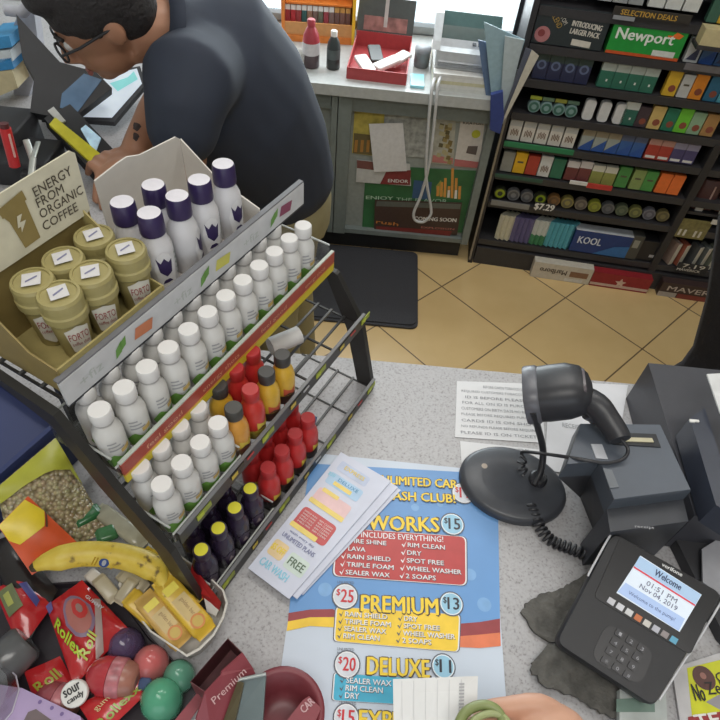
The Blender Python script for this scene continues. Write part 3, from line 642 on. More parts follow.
for i, ((v, z, d), (z0, z1)) in enumerate(zip(TI, FS)):
    mb = MB(); y = v - .001; zc = lz((z0 + z1) / 2); hh = z1 - z0
    x0, x1 = -.012, .358
    if i < 2:
        mb.box((.173, y, zc), (x1 - x0, .003, hh), mat((48, 46, 47), .4)); mb.box((.173, y - .001, lz(z1)), (x1 - x0, .004, .002), mat((110, 110, 112), .4))
        for k in range(7):
            xx = .0 + .056 * k + (.012 if i else 0)
            mb.box((xx + .012, y - .0022, zc + .002), (.022, .001, hh * .36), mat((56, 52, 40) if k % 2 else (150, 160, 60), .5)); mb.box((xx + .006, y - .0028, zc + .001), (.010, .001, hh * .25), mat((176, 186, 60), .5) if k % 2 == 0 else mat((200, 176, 70), .5))
            if k % 2: mb.box((xx + .034, y - .0028, zc + .003), (.012, .001, hh * .12), mat((176, 60, 60) if k % 4 == 1 else (176, 176, 176), .5))
    elif i == 2:
        mb.box((.173, y, zc + hh * .2), (x1 - x0, .003, hh * .62), redy); mb.box((.173, y, zc - hh * .3), (x1 - x0, .003, hh * .42), yl)
        mb.box((.173, y - .0003, zc - hh * .08), (x1 - x0, .003, hh * .06), mat((206, 140, 56), .45))
        mb.box((.173, y + .001, lz(z1) + .001), (x1 - x0, .004, .002), mat((176, 182, 172), .4))
        nn = Vector((0, -1, 0))
        for k, (xx, L) in enumerate(((.018, .05), (.10, .06), (.20, .05), (.29, .045))):
            mb.text('energy shots' if k % 2 else 'feel good', Vector((xx, y - .0018, zc + .002)), Vector((xx + L, y - .0018, zc + .002)), hh * .26, mat((216, 160, 130), .5), nn, .0004)
    else:
        mb.box((.171, y, zc), (.364, .003, hh), mat((196, 196, 198), .4)); mb.box((.171, y - .0002, lz(z0) + .0012), (.364, .0032, .0022), DARK); mb.box((.171, y + .002, lz(z1) + .001), (.364, .006, .0022), mat((110, 110, 114), .4))
        nn = Vector((0, -1, 0))
        for k, xx in enumerate((.006, .125, .236)):
            mb.text('+fiz', Vector((xx, y - .0016, zc - .005)), Vector((xx + .026, y - .0016, zc - .004)), .010, mat((176, 180, 176), .5), nn, .0003)
        for k, xx in enumerate((.046, .163, .284)):
            for a, b_ in ((0, 0), (.006, .004)):
                mb.add([(xx + a, y - .002, zc - .007 + b_), (xx + a + .008, y - .002, zc - .003 + b_), (xx + a + .010, y - .002, zc + .009 + b_ * .5), (xx + a + .002, y - .002, zc + .003 + b_)], [(0, 1, 2, 3)], mat((104, 150, 72), .5))
        for k, (xx, c_) in enumerate(((.07, (196, 120, 84)), (.187, (196, 190, 90)), (.302, (136, 70, 96)))):
            mb.add([(xx, y - .002, zc - .003), (xx + .022, y - .002, zc - .006), (xx + .026, y - .002, zc + .006), (xx + .004, y - .002, zc + .009)], [(0, 1, 2, 3)], mat(c_, .5))
    mb.build('front_strip', kr)
def sideframe(u, left):
    pts = [(u, -.004, lz(1.082)), (u, .003, lz(1.105)), (u, .024, lz(1.20)), (u, .074, lz(1.28)), (u, .118, lz(1.365)), (u, .16, lz(1.40)), (u, .245, lz(1.405)), (u, .245, lz(1.37))]
    mb = MB(); w_ = .024
    prof = [(0, 1.082), (.027, 1.20), (.078, 1.282), (.121, 1.362), (.19, 1.372)] if left else [(0, 1.082), (.027, 1.20), (.07, 1.268), (.074, 1.270)]
    for x in (u - .003, u + .003): pass
    n = len(prof)
    back = [(.19, 1.362), (.133, 1.340), (.10, 1.262), (.05, 1.18), (.026, 1.082)] if left else [(.092, 1.270), (.088, 1.262), (.05, 1.18), (.026, 1.082)]
    A = [(u - .004, v, lz(z)) for v, z in prof] + [(u - .004, v, lz(z)) for v, z in back]
    B = [(u + .004, b_, c_) for a, b_, c_ in A]; m_ = len(A)
    mb.add(A + B, [(i, (i + 1) % m_, m_ + (i + 1) % m_, m_ + i) for i in range(m_)], bkm)
    for off in (0, m_):
        for i in range(n - 1):
            mb.add([(A + B)[off + i], (A + B)[off + i + 1], (A + B)[off + 2 * n - 2 - i], (A + B)[off + 2 * n - 1 - i]], [(0, 1, 2, 3)], bkm)
    mb.build('side_frame', kr)
sideframe(-.022, True); sideframe(.362, False)
for u in (.05, .20): MB().box((u, .235, lz(1.22)), (.02, .008, .28), bkm).build('rear_post', kr)
MB().box((.15, .236, lz(1.352)), (.28, .006, .016), bkm).build('back_rail', kr)
MB().box((.15, .12, lz(1.083)), (.012, .24, .005), bkm).build('foot_rail', kr)

# clear plastic trays that hold the bottles
def tray(u0, u1, v0, v1, z, hh, label, m):
    mb = MB(); q = .0012
    P = [(u0, v0), (u1, v0), (u1, v1), (u0, v1)]
    mb.add([(*p, 0) for p in P], [(0, 1, 2, 3)], m)
    for i in range(4):
        a, b_ = P[i], P[(i + 1) % 4]; h1 = hh * (1 if i else .55)
        mb.add([(*a, 0), (*b_, 0), (*b_, h1), (*a, h1)], [(0, 1, 2, 3)], m)
        mb.tube([(*a, h1), (*b_, h1)], q, mat((170, 172, 168), .3))
    o = mb.build('bottle_tray', origin=(0, 0, 0)); o.matrix_world = Matrix.Translation(K(0, 0, z)) @ Matrix.Rotation(KA, 4, 'Z')
    return tag(o, label, 'tray')
FROST = clear_mat((.8, .8, .8), .25, .3)
tray(-.016, .352, .0795, .160, 1.2825, .034, 'long clear tray of white bottles above the red and yellow strip', FROST)
tray(-.016, .092, .0285, .108, 1.2045, .034, 'short clear tray of white bottles on the second lowest tier', FROST)
tray(-.010, .108, .0020, .090, 1.0865, .034, 'short clear tray holding the yellow-capped purple bottles', FROST)

# small bottles
def bottle(kind):
    t = thing('shot_bottle', '', 'bottle')
    WB = mat((208, 206, 202), .35, 0, .03); r_ = .0137
    if kind == 'white':
        b_ = MB().lathe([(.0115, 0), (.0135, .003), (.0137, .044), (.0128, .050), (.0096, .056), (.0090, .063)], WB)
        f_ = -PI / 2
        b_.wrap([(-.010, .006), (.010, .004), (.012, .022), (.004, .018), (-.004, .025), (-.012, .014)], r_, f_ - .12, mat((104, 150, 66), .5))
        b_.wrap([(-.004, .024), (.006, .024), (.006, .030), (-.004, .029)], r_, f_ + .5, mat((190, 160, 96), .5))
        for k, zz in enumerate((.030, .035, .040)): b_.wrap([(-.007, zz), (.007 - .003 * k, zz), (.007 - .003 * k, zz + .002), (-.007, zz + .002)], r_, f_, mat((158, 158, 160), .5))
        b_.lathe([(.0086, .0605), (.0095, .061), (.0095, .063), (.0086, .0635)], mat((176, 172, 170), .5)); b_.build('bottle_body', t)
        MB().lathe([(.0099, .0635), (.0102, .065), (.0102, .0752), (.0093, .0768)], mat((214, 212, 210), .4, 0, .02)).build('cap', t)
    elif kind == 'purple':
        b_ = MB().lathe([(.0115, 0), (.0135, .003), (.0137, .046), (.011, .056), (.0082, .064)], mat((44, 34, 54), .25))
        b_.wrap([(-.007, .012), (.007, .012), (.008, .03), (0, .037), (-.008, .03)], r_, -PI / 2, mat((56, 42, 66), .35))
        b_.wrap([(-.004, .02), (.004, .02), (.0, .03)], r_, -PI / 2, mat((126, 112, 116), .4), .0006); b_.build('bottle_body', t)
        MB().lathe([(.0092, .064), (.0094, .066), (.0094, .0765), (.0085, .078)], mat((44, 34, 54), .3), cap1=False).lathe([(.0085, .078), (.0074, .0782)], mat((44, 34, 54), .3), cap0=False, cap1=False).lathe([(.0074, .0782), (.0001, .0784)], mat((214, 206, 60), .4)).build('cap', t)
    else:
        capc, sleeve, low = {'red': ((168, 42, 44), (186, 46, 46), (70, 48, 44)), 'yellow': ((58, 56, 54), (206, 164, 54), (74, 52, 44)), 'redyellow': ((172, 44, 42), (190, 54, 46), (176, 160, 60)), 'orange': ((64, 62, 58), (206, 146, 60), (140, 84, 70))}[kind]
        b_ = MB().lathe([(.0115, 0), (.0137, .003), (.0137, .018)], mat(low, .35), cap1=False).lathe([(.0139, .018), (.0139, .042), (.012, .052), (.0088, .058), (.0082, .063)], mat(sleeve, .3, 0, .12))
        b_.wrap([(-.008, .019), (.008, .019), (.009, .030), (.002, .026), (-.008, .032)], .0139, -PI / 2 + .2, mat((206, 180, 70) if kind != 'yellow' else (190, 84, 60), .4))
        b_.wrap([(-.007, .0195), (.006, .0195), (.0, .0235)], .0139, -PI / 2 + .1, mat((90, 60, 50), .4), .0006); b_.build('bottle_body', t)
        MB().lathe([(.0094, .063), (.0096, .065), (.0096, .076), (.0086, .0775)], mat(capc, .45)).build('cap', t)
    return t
PROTO = {}
def place(kind, u, v, z, label, group):
    a = KA - .25 + random.uniform(-.35, .35); p = K(u, v, z)
    if kind not in PROTO:
        o = PROTO[kind] = bottle(kind); o.location = p; o.rotation_euler = (0, 0, a); o['label'] = label; o['group'] = group; return o
    return dup(PROTO[kind], p, a, label, group)
G = 'white bottles under the leaf-printed strip'
for k in range(12): place('white', .0005 + .0289 * k, .0965, 1.283, 'white-capped bottle, %s in the front row under the leaf-printed strip' % nth(k, 12), G)
for k in range(11): place('white', .010 + .0289 * k, .1262, 1.283, 'white-capped bottle, %s in the rear row under the leaf-printed strip' % nth(k, 11), G)
G = 'white bottles on the second lowest tier'
for k in range(4): place('white', .0005 + .0275 * k, .0445, 1.2055, 'white-capped bottle, %s in front on the tier below the red-yellow strip' % nth(k, 4), G)
for k in range(4): place('white', .004 + .028 * k, .0745, 1.2055, 'white-capped bottle, %s of the rear four below the red-yellow strip' % nth(k, 4), G)
G = 'red and yellow bottles on the second lowest tier'
for k, (u, kd, c_) in enumerate(((.107, 'orange', 'orange bottle with a dark cap'), (.136, 'redyellow', 'red-capped red bottle'), (.165, 'yellow', 'yellow bottle with a dark cap'), (.195, 'yellow', 'yellow bottle with a dark cap'))):
    place(kd, u, .0435, 1.2045, '%s, %s in front beside the white bottles' % (c_, ['leftmost', 'second', 'third', 'rightmost'][k]), G)
for k, (u, kd) in enumerate(((.122, 'yellow'), (.151, 'red'), (.181, 'red'))):
    place(kd, u, .0745, 1.2045, '%s bottle, %s behind the front red and yellow bottles' % ('dark-capped yellow' if kd == 'yellow' else 'red', nth(k, 3)), G)
G = 'yellow-capped purple bottles on the lowest tier'
for k in range(4): place('purple', .0035 + .0287 * k, .0185, 1.0875, 'dark purple bottle with yellow cap, %s in the front of lowest tier' % nth(k, 4), G)
for k in range(3): place('purple', .018 + .0287 * k, .0465, 1.0875, 'dark purple bottle, %s in the row behind the yellow-capped front ones' % nth(k, 3), G)
G = 'red bottles on the lowest tier'
for k in range(4): place('red', .124 + .0287 * k, .0185, 1.0865, 'red-capped red bottle, %s in the front of lowest tier' % nth(k, 4), G)
for k in range(4): place('red', .130 + .0287 * k, .0475, 1.0865, 'red-capped red bottle, %s in the second row of lowest tier' % nth(k, 4), G)
mk = MB().tube([(0, 0, 0), (.025, .008, .004)], .003, mat((60, 90, 130), .4)); o = mk.build('blue_clip', origin=(0, 0, 0)); o.location = K(.235, .03, 1.088); o.rotation_euler = (0, 0, KA); tag(o, 'small blue plastic clip on the lowest tier right of the red bottles', 'clip')
# crumpled white wrap on the upper shelf
t = MB(); t.tube([(-.022, 0, .0125), (.02, .006, .0125)], .012, mat((206, 204, 202), .6), None, 14).tube([(.0201, .006, .0125), (.0203, .006, .0125)], .004, DARK, None, 10); o = t.build('paper_roll', origin=(0, 0, 0)); o.location = K(.262, .085, 1.2045); o.rotation_euler = (0, 0, KA - .6); tag(o, 'small white paper roll on the rack tier right of the yellow bottles', 'paper roll')

# top tier: coffee cup box
ZT = 1.3655
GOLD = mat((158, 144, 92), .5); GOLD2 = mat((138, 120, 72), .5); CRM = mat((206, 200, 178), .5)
cb = thing('coffee_display_box', 'tan cardboard display box of coffee cups with ENERGY FROM ORGANIC COFFEE header', 'box')
cb.location = K(.058, .16, ZT); cb.rotation_euler = (0, 0, KA)
L_ = lambda u, v, z: Vector((u - .058, v - .16, z - ZT))
def quadslab(P, m, th=.0016):
    n = (P[1] - P[0]).cross(P[2] - P[0]).normalized(); mb = MB(); mb.slab(P, n, th, m); return mb, n
mb, n = quadslab([L_(-.004, .124, ZT + .001), L_(.122, .124, ZT + .001), L_(.122, .212, ZT + .001), L_(-.004, .212, ZT + .001)], GOLD); mb.build('carton_base', cb)
mb, n = quadslab([L_(-.004, .1245, ZT), L_(.122, .1245, ZT), L_(.122, .1245, ZT + .032), L_(-.004, .1245, ZT + .032)], GOLD, .002)
mb.text('organic energy', L_(.05, .1245, ZT + .02), L_(.09, .1245, ZT + .02), .006, mat((110, 96, 60), .5), n, .0005); mb.build('front_lip', cb)
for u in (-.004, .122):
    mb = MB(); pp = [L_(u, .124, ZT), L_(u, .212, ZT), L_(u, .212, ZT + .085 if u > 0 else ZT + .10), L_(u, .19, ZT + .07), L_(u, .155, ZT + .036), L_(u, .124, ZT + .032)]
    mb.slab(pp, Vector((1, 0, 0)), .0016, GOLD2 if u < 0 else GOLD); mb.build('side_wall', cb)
VB = .212
def LB(px, py, v=VB - .004): return mworld(cb).inverted() @ onv(px, py, v)
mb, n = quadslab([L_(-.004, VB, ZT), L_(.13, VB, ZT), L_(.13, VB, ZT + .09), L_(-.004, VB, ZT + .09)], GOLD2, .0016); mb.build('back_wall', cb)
nS = Vector((0, -1, 0))
sg = MB(); hp = [LB(*q) for q in [(-30, 210), (0, 194), (70, 151), (75, 153), (90, 209), (87, 214), (14, 263), (-30, 292)]]
sg.slab(hp[::-1], nS, .0016, CRM)
P4 = [LB(*q) for q in [(-30, 215), (17, 190), (42, 241), (25, 255), (8, 216), (-30, 240)]]
def art(px, m, off): sg.add([LB(*q) + nS * off for q in px][::-1], [tuple(range(len(px)))], m)
art([(-2, 214), (22, 195), (40, 237), (25, 248), (9, 222)], GOLD2, .0006)
art([(-3, 210), (21, 190), (26, 199), (2, 219)], GOLD2, .0009)
art([(16, 216), (21, 213), (19, 222), (25, 219), (21, 232), (20, 226), (17, 228)], CRM, .0012)
for s_, a, b_ in (('ENERGY', (35, 197), (72, 174)), ('FROM', (38, 208), (64, 192)), ('ORGANIC', (41, 219), (83, 193)), ('COFFEE', (44, 231), (78, 210))):
    A_, B_ = LB(*a), LB(*b_); sg.text(s_, A_, B_, .0088, mat((84, 76, 64), .5), nS, .0006, .004)
sg.build('header_sign', cb)
def make_cup():
    t = thing('coffee_cup', '', 'coffee cup')
    b_ = MB().lathe([(.0130, 0), (.0168, .045)], GOLD)
    f_ = -PI / 2; CW = mat((206, 202, 190), .5)
    b_.wrap([(-.008, .014), (0, .008), (.008, .014), (.0105, .038), (.0, .0425), (-.0105, .038)], .0164, f_, CW, .0008)
    b_.wraptext('FORTO', .0168, .027, .008, .017, f_, mat((150, 60, 60), .5), .0009, .02); b_.wraptext('coffee shot', .0167, .021, .004, .015, f_, mat((150, 60, 60), .5), .0009, 0)
    b_.build('cup_body', t)
    LM = mat((158, 147, 98), .4); l_ = MB()
    for pr_ in ([(.0172, .043), (.0188, .045)], [(.0188, .045), (.0190, .052)], [(.0190, .052), (.0178, .0535)], [(.0178, .0535), (.0176, .058)], [(.0182, .058), (.0183, .065)], [(.0183, .065), (.0172, .068)], [(.0172, .068), (.0150, .0683)], [(.0150, .0683), (.0147, .0670)], [(.0147, .0670), (.0001, .0672)]):
        l_.lathe(pr_, LM, None, 28, (0, 0, 0), False, False)
    l_.lathe([(.0176, .0575), (.0182, .058)], mat((140, 126, 80), .5), None, 28, (0, 0, 0), False, False)
    lo_ = l_.build('lid', t)
    s_ = MB(); s_.add([(-.009, -.007, .0692), (.006, -.009, .0692), (.009, .007, .0692), (-.006, .009, .0692)], [(0, 1, 2, 3)], mat((206, 204, 204), .5)); s_.add([(-.005, -.003, .0695), (.005, .001, .0695), (.005, .003, .0695), (-.005, -.001, .0695)], [(0, 1, 2, 3)], mat((120, 120, 150), .5)); s_.build('lid_sticker', lo_)
    return t
cup = None
for k, (px, py, where) in enumerate([(58, 292, 'leftmost in the front row'), (90, 271, 'middle of the front row'), (125, 248, 'rightmost in the front row'), (31, 279, 'leftmost in the rear row'), (62, 257, 'middle of the rear row'), (93, 234, 'rightmost in the rear row')]):
    v = .148 if k < 3 else .185
    p = onz(px, py, ZT + .071); p.z = ZT + .0018
    lb = 'tan lidded coffee cup with square lid sticker, ' + where
    a = KA - .42 + random.uniform(-.15, .15)
    if cup is None: cup = make_cup(); cup.location = p; cup.rotation_euler = (0, 0, a); cup['label'] = lb; cup['group'] = 'coffee cups in the tan box'
    else: dup(cup, p, a, lb, 'coffee cups in the tan box')
# white box of purple-capped bottles
wb = thing('white_display_box', 'open white carton with torn top edges behind purple-capped bottles', 'box')
wb.location = K(.2, .165, ZT); wb.rotation_euler = (0, 0, KA)
iw = mworld(wb).inverted(); WBM = mat((204, 198, 190), .6, 0, .03)
Lw = lambda u, v, z: Vector((u - .2, v - .165, z - ZT))
MB().slab([Lw(.128, .124, ZT + .002), Lw(.30, .124, ZT + .002), Lw(.30, .225, ZT + .002), Lw(.128, .225, ZT + .002)], Z, .0016, WBM).build('carton_base', wb)
vb = .226
top_ = [iw @ onv(x, y, vb) for x, y in [(95, 181), (118, 163), (127, 157), (140, 155), (160, 145), (176, 137), (180, 139)]]
uR = top_[-1].x
MB().slab([Vector((top_[0].x, vb - .165, 0)), Vector((uR, vb - .165, 0))] + top_[::-1], Vector((0, -1, 0)), .0018, WBM).build('back_wall', wb)
q1 = iw @ onp(216, 178, wb.matrix_world @ Vector((0, 0, 0)) if False else K(uR + .2, 0, 0), KU)
MB().slab([Vector((uR, .06, 0)), Vector((uR, -.04, 0)), Vector((uR, -.04, .03)), Vector((uR, q1.y, q1.z)), Vector((uR, top_[-1].y, top_[-1].z))], Vector((-1, 0, 0)), .0018, WBM).build('side_wall', wb)
MB().slab([Lw(.128, .1245, ZT), Lw(.30, .1245, ZT), Lw(.30, .1245, ZT + .012), Lw(.128, .1245, ZT + .012)], Vector((0, -1, 0)), .0016, mat((150, 148, 150), .5)).build('front_lip', wb)
PURP = mat((50, 38, 78), .35)
def make_pb():
    t = thing('drink_bottle', '', 'bottle'); f_ = -PI / 2
    b_ = MB().lathe([(.0135, 0), (.0155, .003), (.0155, .044), (.0145, .052), (.0112, .060), (.0108, .066)], mat((206, 204, 206), .35, 0, .03))
    b_.wrap([(-.0095, .010), (0, .004), (.0095, .010), (.0105, .03), (.007, .045), (0, .05), (-.007, .045), (-.0105, .03)], .0155, f_, mat((216, 214, 214), .4), .0005)
    b_.wrap([(-.0062, .028), (0, .021), (.0058, .025), (.0075, .040), (.0035, .037), (.0, .043), (-.004, .037), (-.0075, .044)], .0155, f_, PURP, .0009)
    b_.wrap([(-.005, .0125), (.005, .0145), (.002, .018), (-.003, .017)], .0155, f_, PURP, .0009)
    for k in range(5): b_.wrap([(-.004, .016 + .006 * k), (.004, .016 + .006 * k), (.004, .018 + .006 * k), (-.004, .018 + .006 * k)], .0155, f_ + 1.15, mat((150, 160, 150), .5))
    b_.build('bottle_body', t)
    MB().lathe([(.0118, .064), (.0122, .066), (.0116, .083), (.0106, .0855)], PURP, cap1=False).lathe([(.0106, .0855), (.0098, .0852), (.0001, .0853)], mat((214, 210, 216), .4)).build('cap', t)
    return t
pb_ = None
for k, (px, py, a, where) in enumerate([(149, 213, 0, 'leftmost in the front row'), (177, 196, .95, 'second from the left in the front row'), (199, 180, .05, 'third from the left in the front row'), (223, 164, .3, 'rightmost in the front row'), (122, 202, .2, 'leftmost in the rear row'), (153, 185, .2, 'right of the rear pair')]):
    p = onz(px, py, ZT + .087); p.z = ZT + .0022
    lb = 'white bottle with purple cap, ' + where
    if pb_ is None: pb_ = make_pb(); pb_.location = p; pb_.rotation_euler = (0, 0, KA + a - .45); pb_['label'] = lb; pb_['group'] = 'purple-capped bottles in the white carton'
    else: dup(pb_, p, KA + a - .45, lb, 'purple-capped bottles in the white carton')

# ------------------------------------------------------------------ flat papers on the counter
def on(px, py, e=0): return onz(px, py, TOP + e)
def flat(mb, px, m, e): mb.add([on(x, y, e) for x, y in px], [tuple(range(len(px)))[::-1]], m)
def poster():
    mb = MB(); e = .0012
    BL_, PALE = mat((104, 152, 206), .4, 0, .05, 12), mat((198, 208, 222), .4, 0, .03, 12)
    c0 = [on(497.5, 472), on(501.5, 735), on(281, 735), on(283.5, 653), on(290, 600), on(296, 458)]
    x0, x1 = on(285, 650).x, on(500, 640).x; yt, yb = on(400, 463.5).y, on(400, 735).y
    mb.slab([Vector((x1 + .006, yt, TOP + e)), Vector((x0 - .0, yt + .004, TOP + e)), Vector((x0 - .002, yb, TOP + e)), Vector((x1, yb, TOP + e))], Z, .0008, PALE)
    flat(mb, [(291, 590), (310, 463.5), (497.5, 474), (500, 620), (462, 624), (330, 611), (288.7, 616)], BL_, e + .00015)
    MRN, YEW, ORG = mat((150, 62, 66), .4), mat((236, 196, 60), .4), mat((222, 122, 84), .4)
    flat(mb, [(288.6, 613), (310, 609.5), (333, 609), (345, 617), (310, 617.5), (287.8, 622)], MRN, e + .0005)
    flat(mb, [(287.8, 621.5), (310, 617.3), (345, 617), (345, 628), (310, 626), (286.6, 631)], YEW, e + .0006)
    flat(mb, [(455, 624), (480, 622), (500, 618.5), (500.3, 633), (480, 635), (455, 637)], MRN, e + .0005)
    flat(mb, [(455, 636.5), (480, 634.5), (500.3, 632.5), (500.8, 646), (480, 648), (455, 647)], ORG, e + .0006)
    for x, y, q in ((470, 575, 6), (484, 605, 7), (415, 508, 4), (440, 505, 3), (325, 590, 7)):
        mb.disc(on(x, y), on(x + q, y).x - on(x, y).x, Z, mat((124, 168, 214), .4), e + .0003)
    GRY, DK, WH = mat((88, 92, 104), .4), mat((44, 44, 54), .4), mat((230, 230, 232), .4)
    def panel(px, m):
        P = [on(*q) for q in px]; cx = sum(P, Vector()) / 4
        for sc, mm_, ee in ((1.0, GRY, .0007), (.985, WH, .0008), (.965, m, .0009)):
            Q_ = [cx + (p - cx) * sc for p in P]; mb.add([q + Z * (e + ee) for q in rquad(Q_, .12)][::-1], [tuple(range(20))], mm_)
    panel([(336, 528), (467, 537), (467.5, 587), (331.5, 577)], mat((184, 62, 62), .4))
    panel([(335, 607), (461, 615), (459.5, 653), (332.5, 642)], mat((240, 202, 62), .4))
    panel([(333, 673), (451, 681), (449, 708), (331, 701)], mat((70, 172, 204), .4))
    def tx(s_, a, b_, h, m, ee=.0013, bold=.0): mb.text(s_, on(*a), on(*b_), h, m, Z, e + ee, bold)
    def ttl(s_, a, b_, h):
        A_, B_ = on(*a), on(*b_); d = (B_ - A_).normalized() * .0008
        mb.text(s_, A_ - d + Vector((0, -.001, 0)), B_ + d * 1.6 + Vector((0, -.001, 0)), h + .0018, mat((70, 58, 60), .4), Z, e + .0012, .045)
        mb.text(s_, A_, B_, h, mat((240, 206, 58), .4), Z, e + .0015, .025)
    ttl('UNLIMITED CAR', (373, 484), (457, 489.5), .0125); ttl('WASH CLUB!', (379, 500), (455, 504), .0125)
    ttl('WORKS', (368, 530.5), (439, 533), .0195); ttl('PREMIUM', (361, 612), (438, 616), .0185)
    ttl('DELUXE', (367, 675), (429, 678.5), .0175); ttl('EXPRESS', (359, 728), (430, 732), .016)
    def badge(px, py, q, s_, col, fill):
        c_ = on(px, py); r_ = on(px + q, py).x - c_.x
        mb.disc(c_, r_, Z, GRY, e + .0013); mb.disc(c_, r_ * .9, Z, WH if fill is None else mat((226, 234, 240), .4), e + .0014); mb.disc(c_, r_ * .82, Z, mat(fill or (208, 212, 220), .4), e + .0015)
        mb.text(s_, c_ + Vector((-r_ * .3, -r_ * .45, 0)), c_ + Vector((r_ * .62, -r_ * .45, 0)), r_ * .95, col, Z, e + .0017, .018)
        mb.text('$', c_ + Vector((-r_ * .66, -r_ * .05, 0)), c_ + Vector((-r_ * .38, -r_ * .05, 0)), r_ * .55, col, Z, e + .0017, .01)
    LB_ = (150, 196, 220); RD = mat((196, 46, 56), .4)
    badge(452, 525, 12.3, '15', DK, LB_); badge(451, 604.5, 12.3, '13', DK, LB_); badge(443, 667, 12.3, '11', DK, LB_)
    badge(345, 597, 13.5, '25', RD, None); badge(347, 665, 13.5, '20', RD, None); badge(346, 718, 13.5, '15', RD, None); badge(357, 522, 12.3, '30', RD, None); badge(463, 494, 12, '19', RD, None)
    for (x, y) in ((345, 583), (345, 650), (347, 704)): tx('UNLIMITED', (x - 8, y + 1), (x + 9, y + 2), .003, GRY, .0012); tx('MONTHLY', (x - 8, y + 5), (x + 9, y + 6), .003, GRY, .0012)
    tx('INCLUDES EVERYTHING!', (361, 538), (443, 543), .0075, WH, .0012, .01)
    def items(L, x, y, dx, dy, wds, sh=.0056):
        for k, (s_, wd) in enumerate(zip(L, wds)):
            a = (x + dx * k, y + dy * k)
            A_, B_ = on(*a), on(a[0] + wd, a[1] + wd * .075)
            mb.text(s_, A_ + Vector((.0006, -.0006, 0)), B_ + Vector((.0006, -.0006, 0)), sh, GRY, Z, e + .0012, .012)
            mb.text(s_, A_, B_, sh, WH, Z, e + .0015, .012)
            P = [on(*q) + Z * (e + .0014) for q in ((a[0] - 6.2, a[1] - 2.6), (a[0] - 5, a[1] - 3), (a[0] - 4, a[1] - 1.4), (a[0] - 1, a[1] - 6.4), (a[0] - 3.9, a[1] + .6))]
            mb.add(P, [(0, 1, 2, 4), (2, 3, 4)], WH if sh > .0055 else GRY)
    items(['TIRE SHINE', 'LAVA', 'RAIN SHIELD', 'TRIPLE FOAM', 'SEALER WAX'], 349, 543.5, -.9, 7.9, [37, 17, 43, 47, 44])
    items(['RIM CLEAN', 'DRY', 'SPOT FREE', 'WHEEL WASHER', '2 SOAPS'], 407.5, 547.8, -.5, 7.8, [37, 14, 37, 55, 30])
    items(['RAIN SHIELD', 'TRIPLE FOAM', 'SEALER WAX', 'RIM CLEAN'], 345, 617, -.6, 7.3, [42, 46, 42, 36], .0054)
    items(['DRY', 'SPOT FREE', 'WHEEL WASHER', '2 SOAPS'], 404, 621.5, -.7, 7.3, [13, 36, 52, 29], .0054)
    items(['SEALER WAX', 'RIM CLEAN', 'DRY'], 346, 683.5, -.6, 7.6, [45, 37, 14], .0054)
    return tag(mb.build('car_wash_poster'), 'blue and white car wash price poster flat on the counter', 'poster')
poster()
# brochures
def brochure(px, e, label, full):
    mb = MB(); P = [on(x, y, e) for x, y in px]; mb.slab(P[::-1], Z, .0012, mat((202, 206, 222), .4, 0, .04, 30))
    O, X, Y = P[0], P[1] - P[0], P[3] - P[0]                # O lower left, X along short side, Y along the long side
    def q(u0, v0, u1, v1, m, ee=.0003, rr=True):
        Q_ = [O + X * u + Y * v + Z * ee for u, v in ((u0, v0), (u1, v0), (u1, v1), (u0, v1))]
        mb.add(rquad(Q_, .2) if rr else Q_, [tuple(range(20 if rr else 4))], m)
    def t(s_, u0, v0, u1, h, m, b_=.02, ee=.0007): mb.text(s_, O + X * u0 + Y * v0, O + X * u1 + Y * v0, h * Y.length, m, Z, ee, b_, Y.normalized())
    if full:
        LBL, YE, RE, CY, PI_ = mat((170, 200, 226), .4), mat((232, 206, 110), .4), mat((190, 74, 76), .4), mat((140, 200, 222), .4), mat((226, 190, 190), .4)
        q(.08, .14, .42, .25, mat((222, 196, 150), .4)); q(.5, .13, .95, .24, mat((200, 214, 206), .4)); t('$5 OFF', .10, .17, .4, .05, mat((226, 200, 70), .4)); t('FREE', .55, .16, .9, .05, mat((90, 110, 90), .4)); t('CAR WASH', .1, .06, .75, .05, CY)
        t('UNLIMITED PLANS', .12, .28, .9, .03, mat((120, 124, 160), .4)); t('wash every day', .2, .325, .8, .02, mat((120, 124, 160), .4))
        q(.12, .37, .95, .53, RE); q(.1, .365, .75, .40, YE, .0005)
        for k in range(5): t('SHIELD WAX', .18, .415 + .02 * k, .5, .012, WHITE, 0); t('RIM CLEAN', .56, .415 + .02 * k, .88, .012, WHITE, 0)
        q(.12, .575, .95, .70, PI_); q(.1, .57, .95, .605, YE, .0005); q(.2, .68, .6, .71, YE, .0005)
        q(.12, .745, .95, .84, LBL); q(.3, .76, .75, .79, YE, .0005); t('$20', .08, .80, .24, .03, CY); t('DELUXE', .35, .80, .85, .025, mat((90, 150, 190), .4))
        q(.15, .87, .9, .95, mat((186, 196, 220), .4)); t('EXPRESS', .3, .90, .8, .03, mat((226, 200, 90), .4))
    return tag(mb.build('brochure'), label, 'brochure', 'car wash brochures beside the rack')
brochure([(248, 568), (289, 599), (391, 481), (341, 452)], .009, 'top brochure of the fanned stack, covered in red and yellow price boxes', True)
brochure([(262, 572), (297, 599), (398, 487), (350, 458)], .0065, 'middle brochure peeking out right of the fanned stack', False)
brochure([(270, 570), (303, 595), (401, 490), (353, 462)], .004, 'bottom brochure of the fanned stack, its edge on the poster', False)
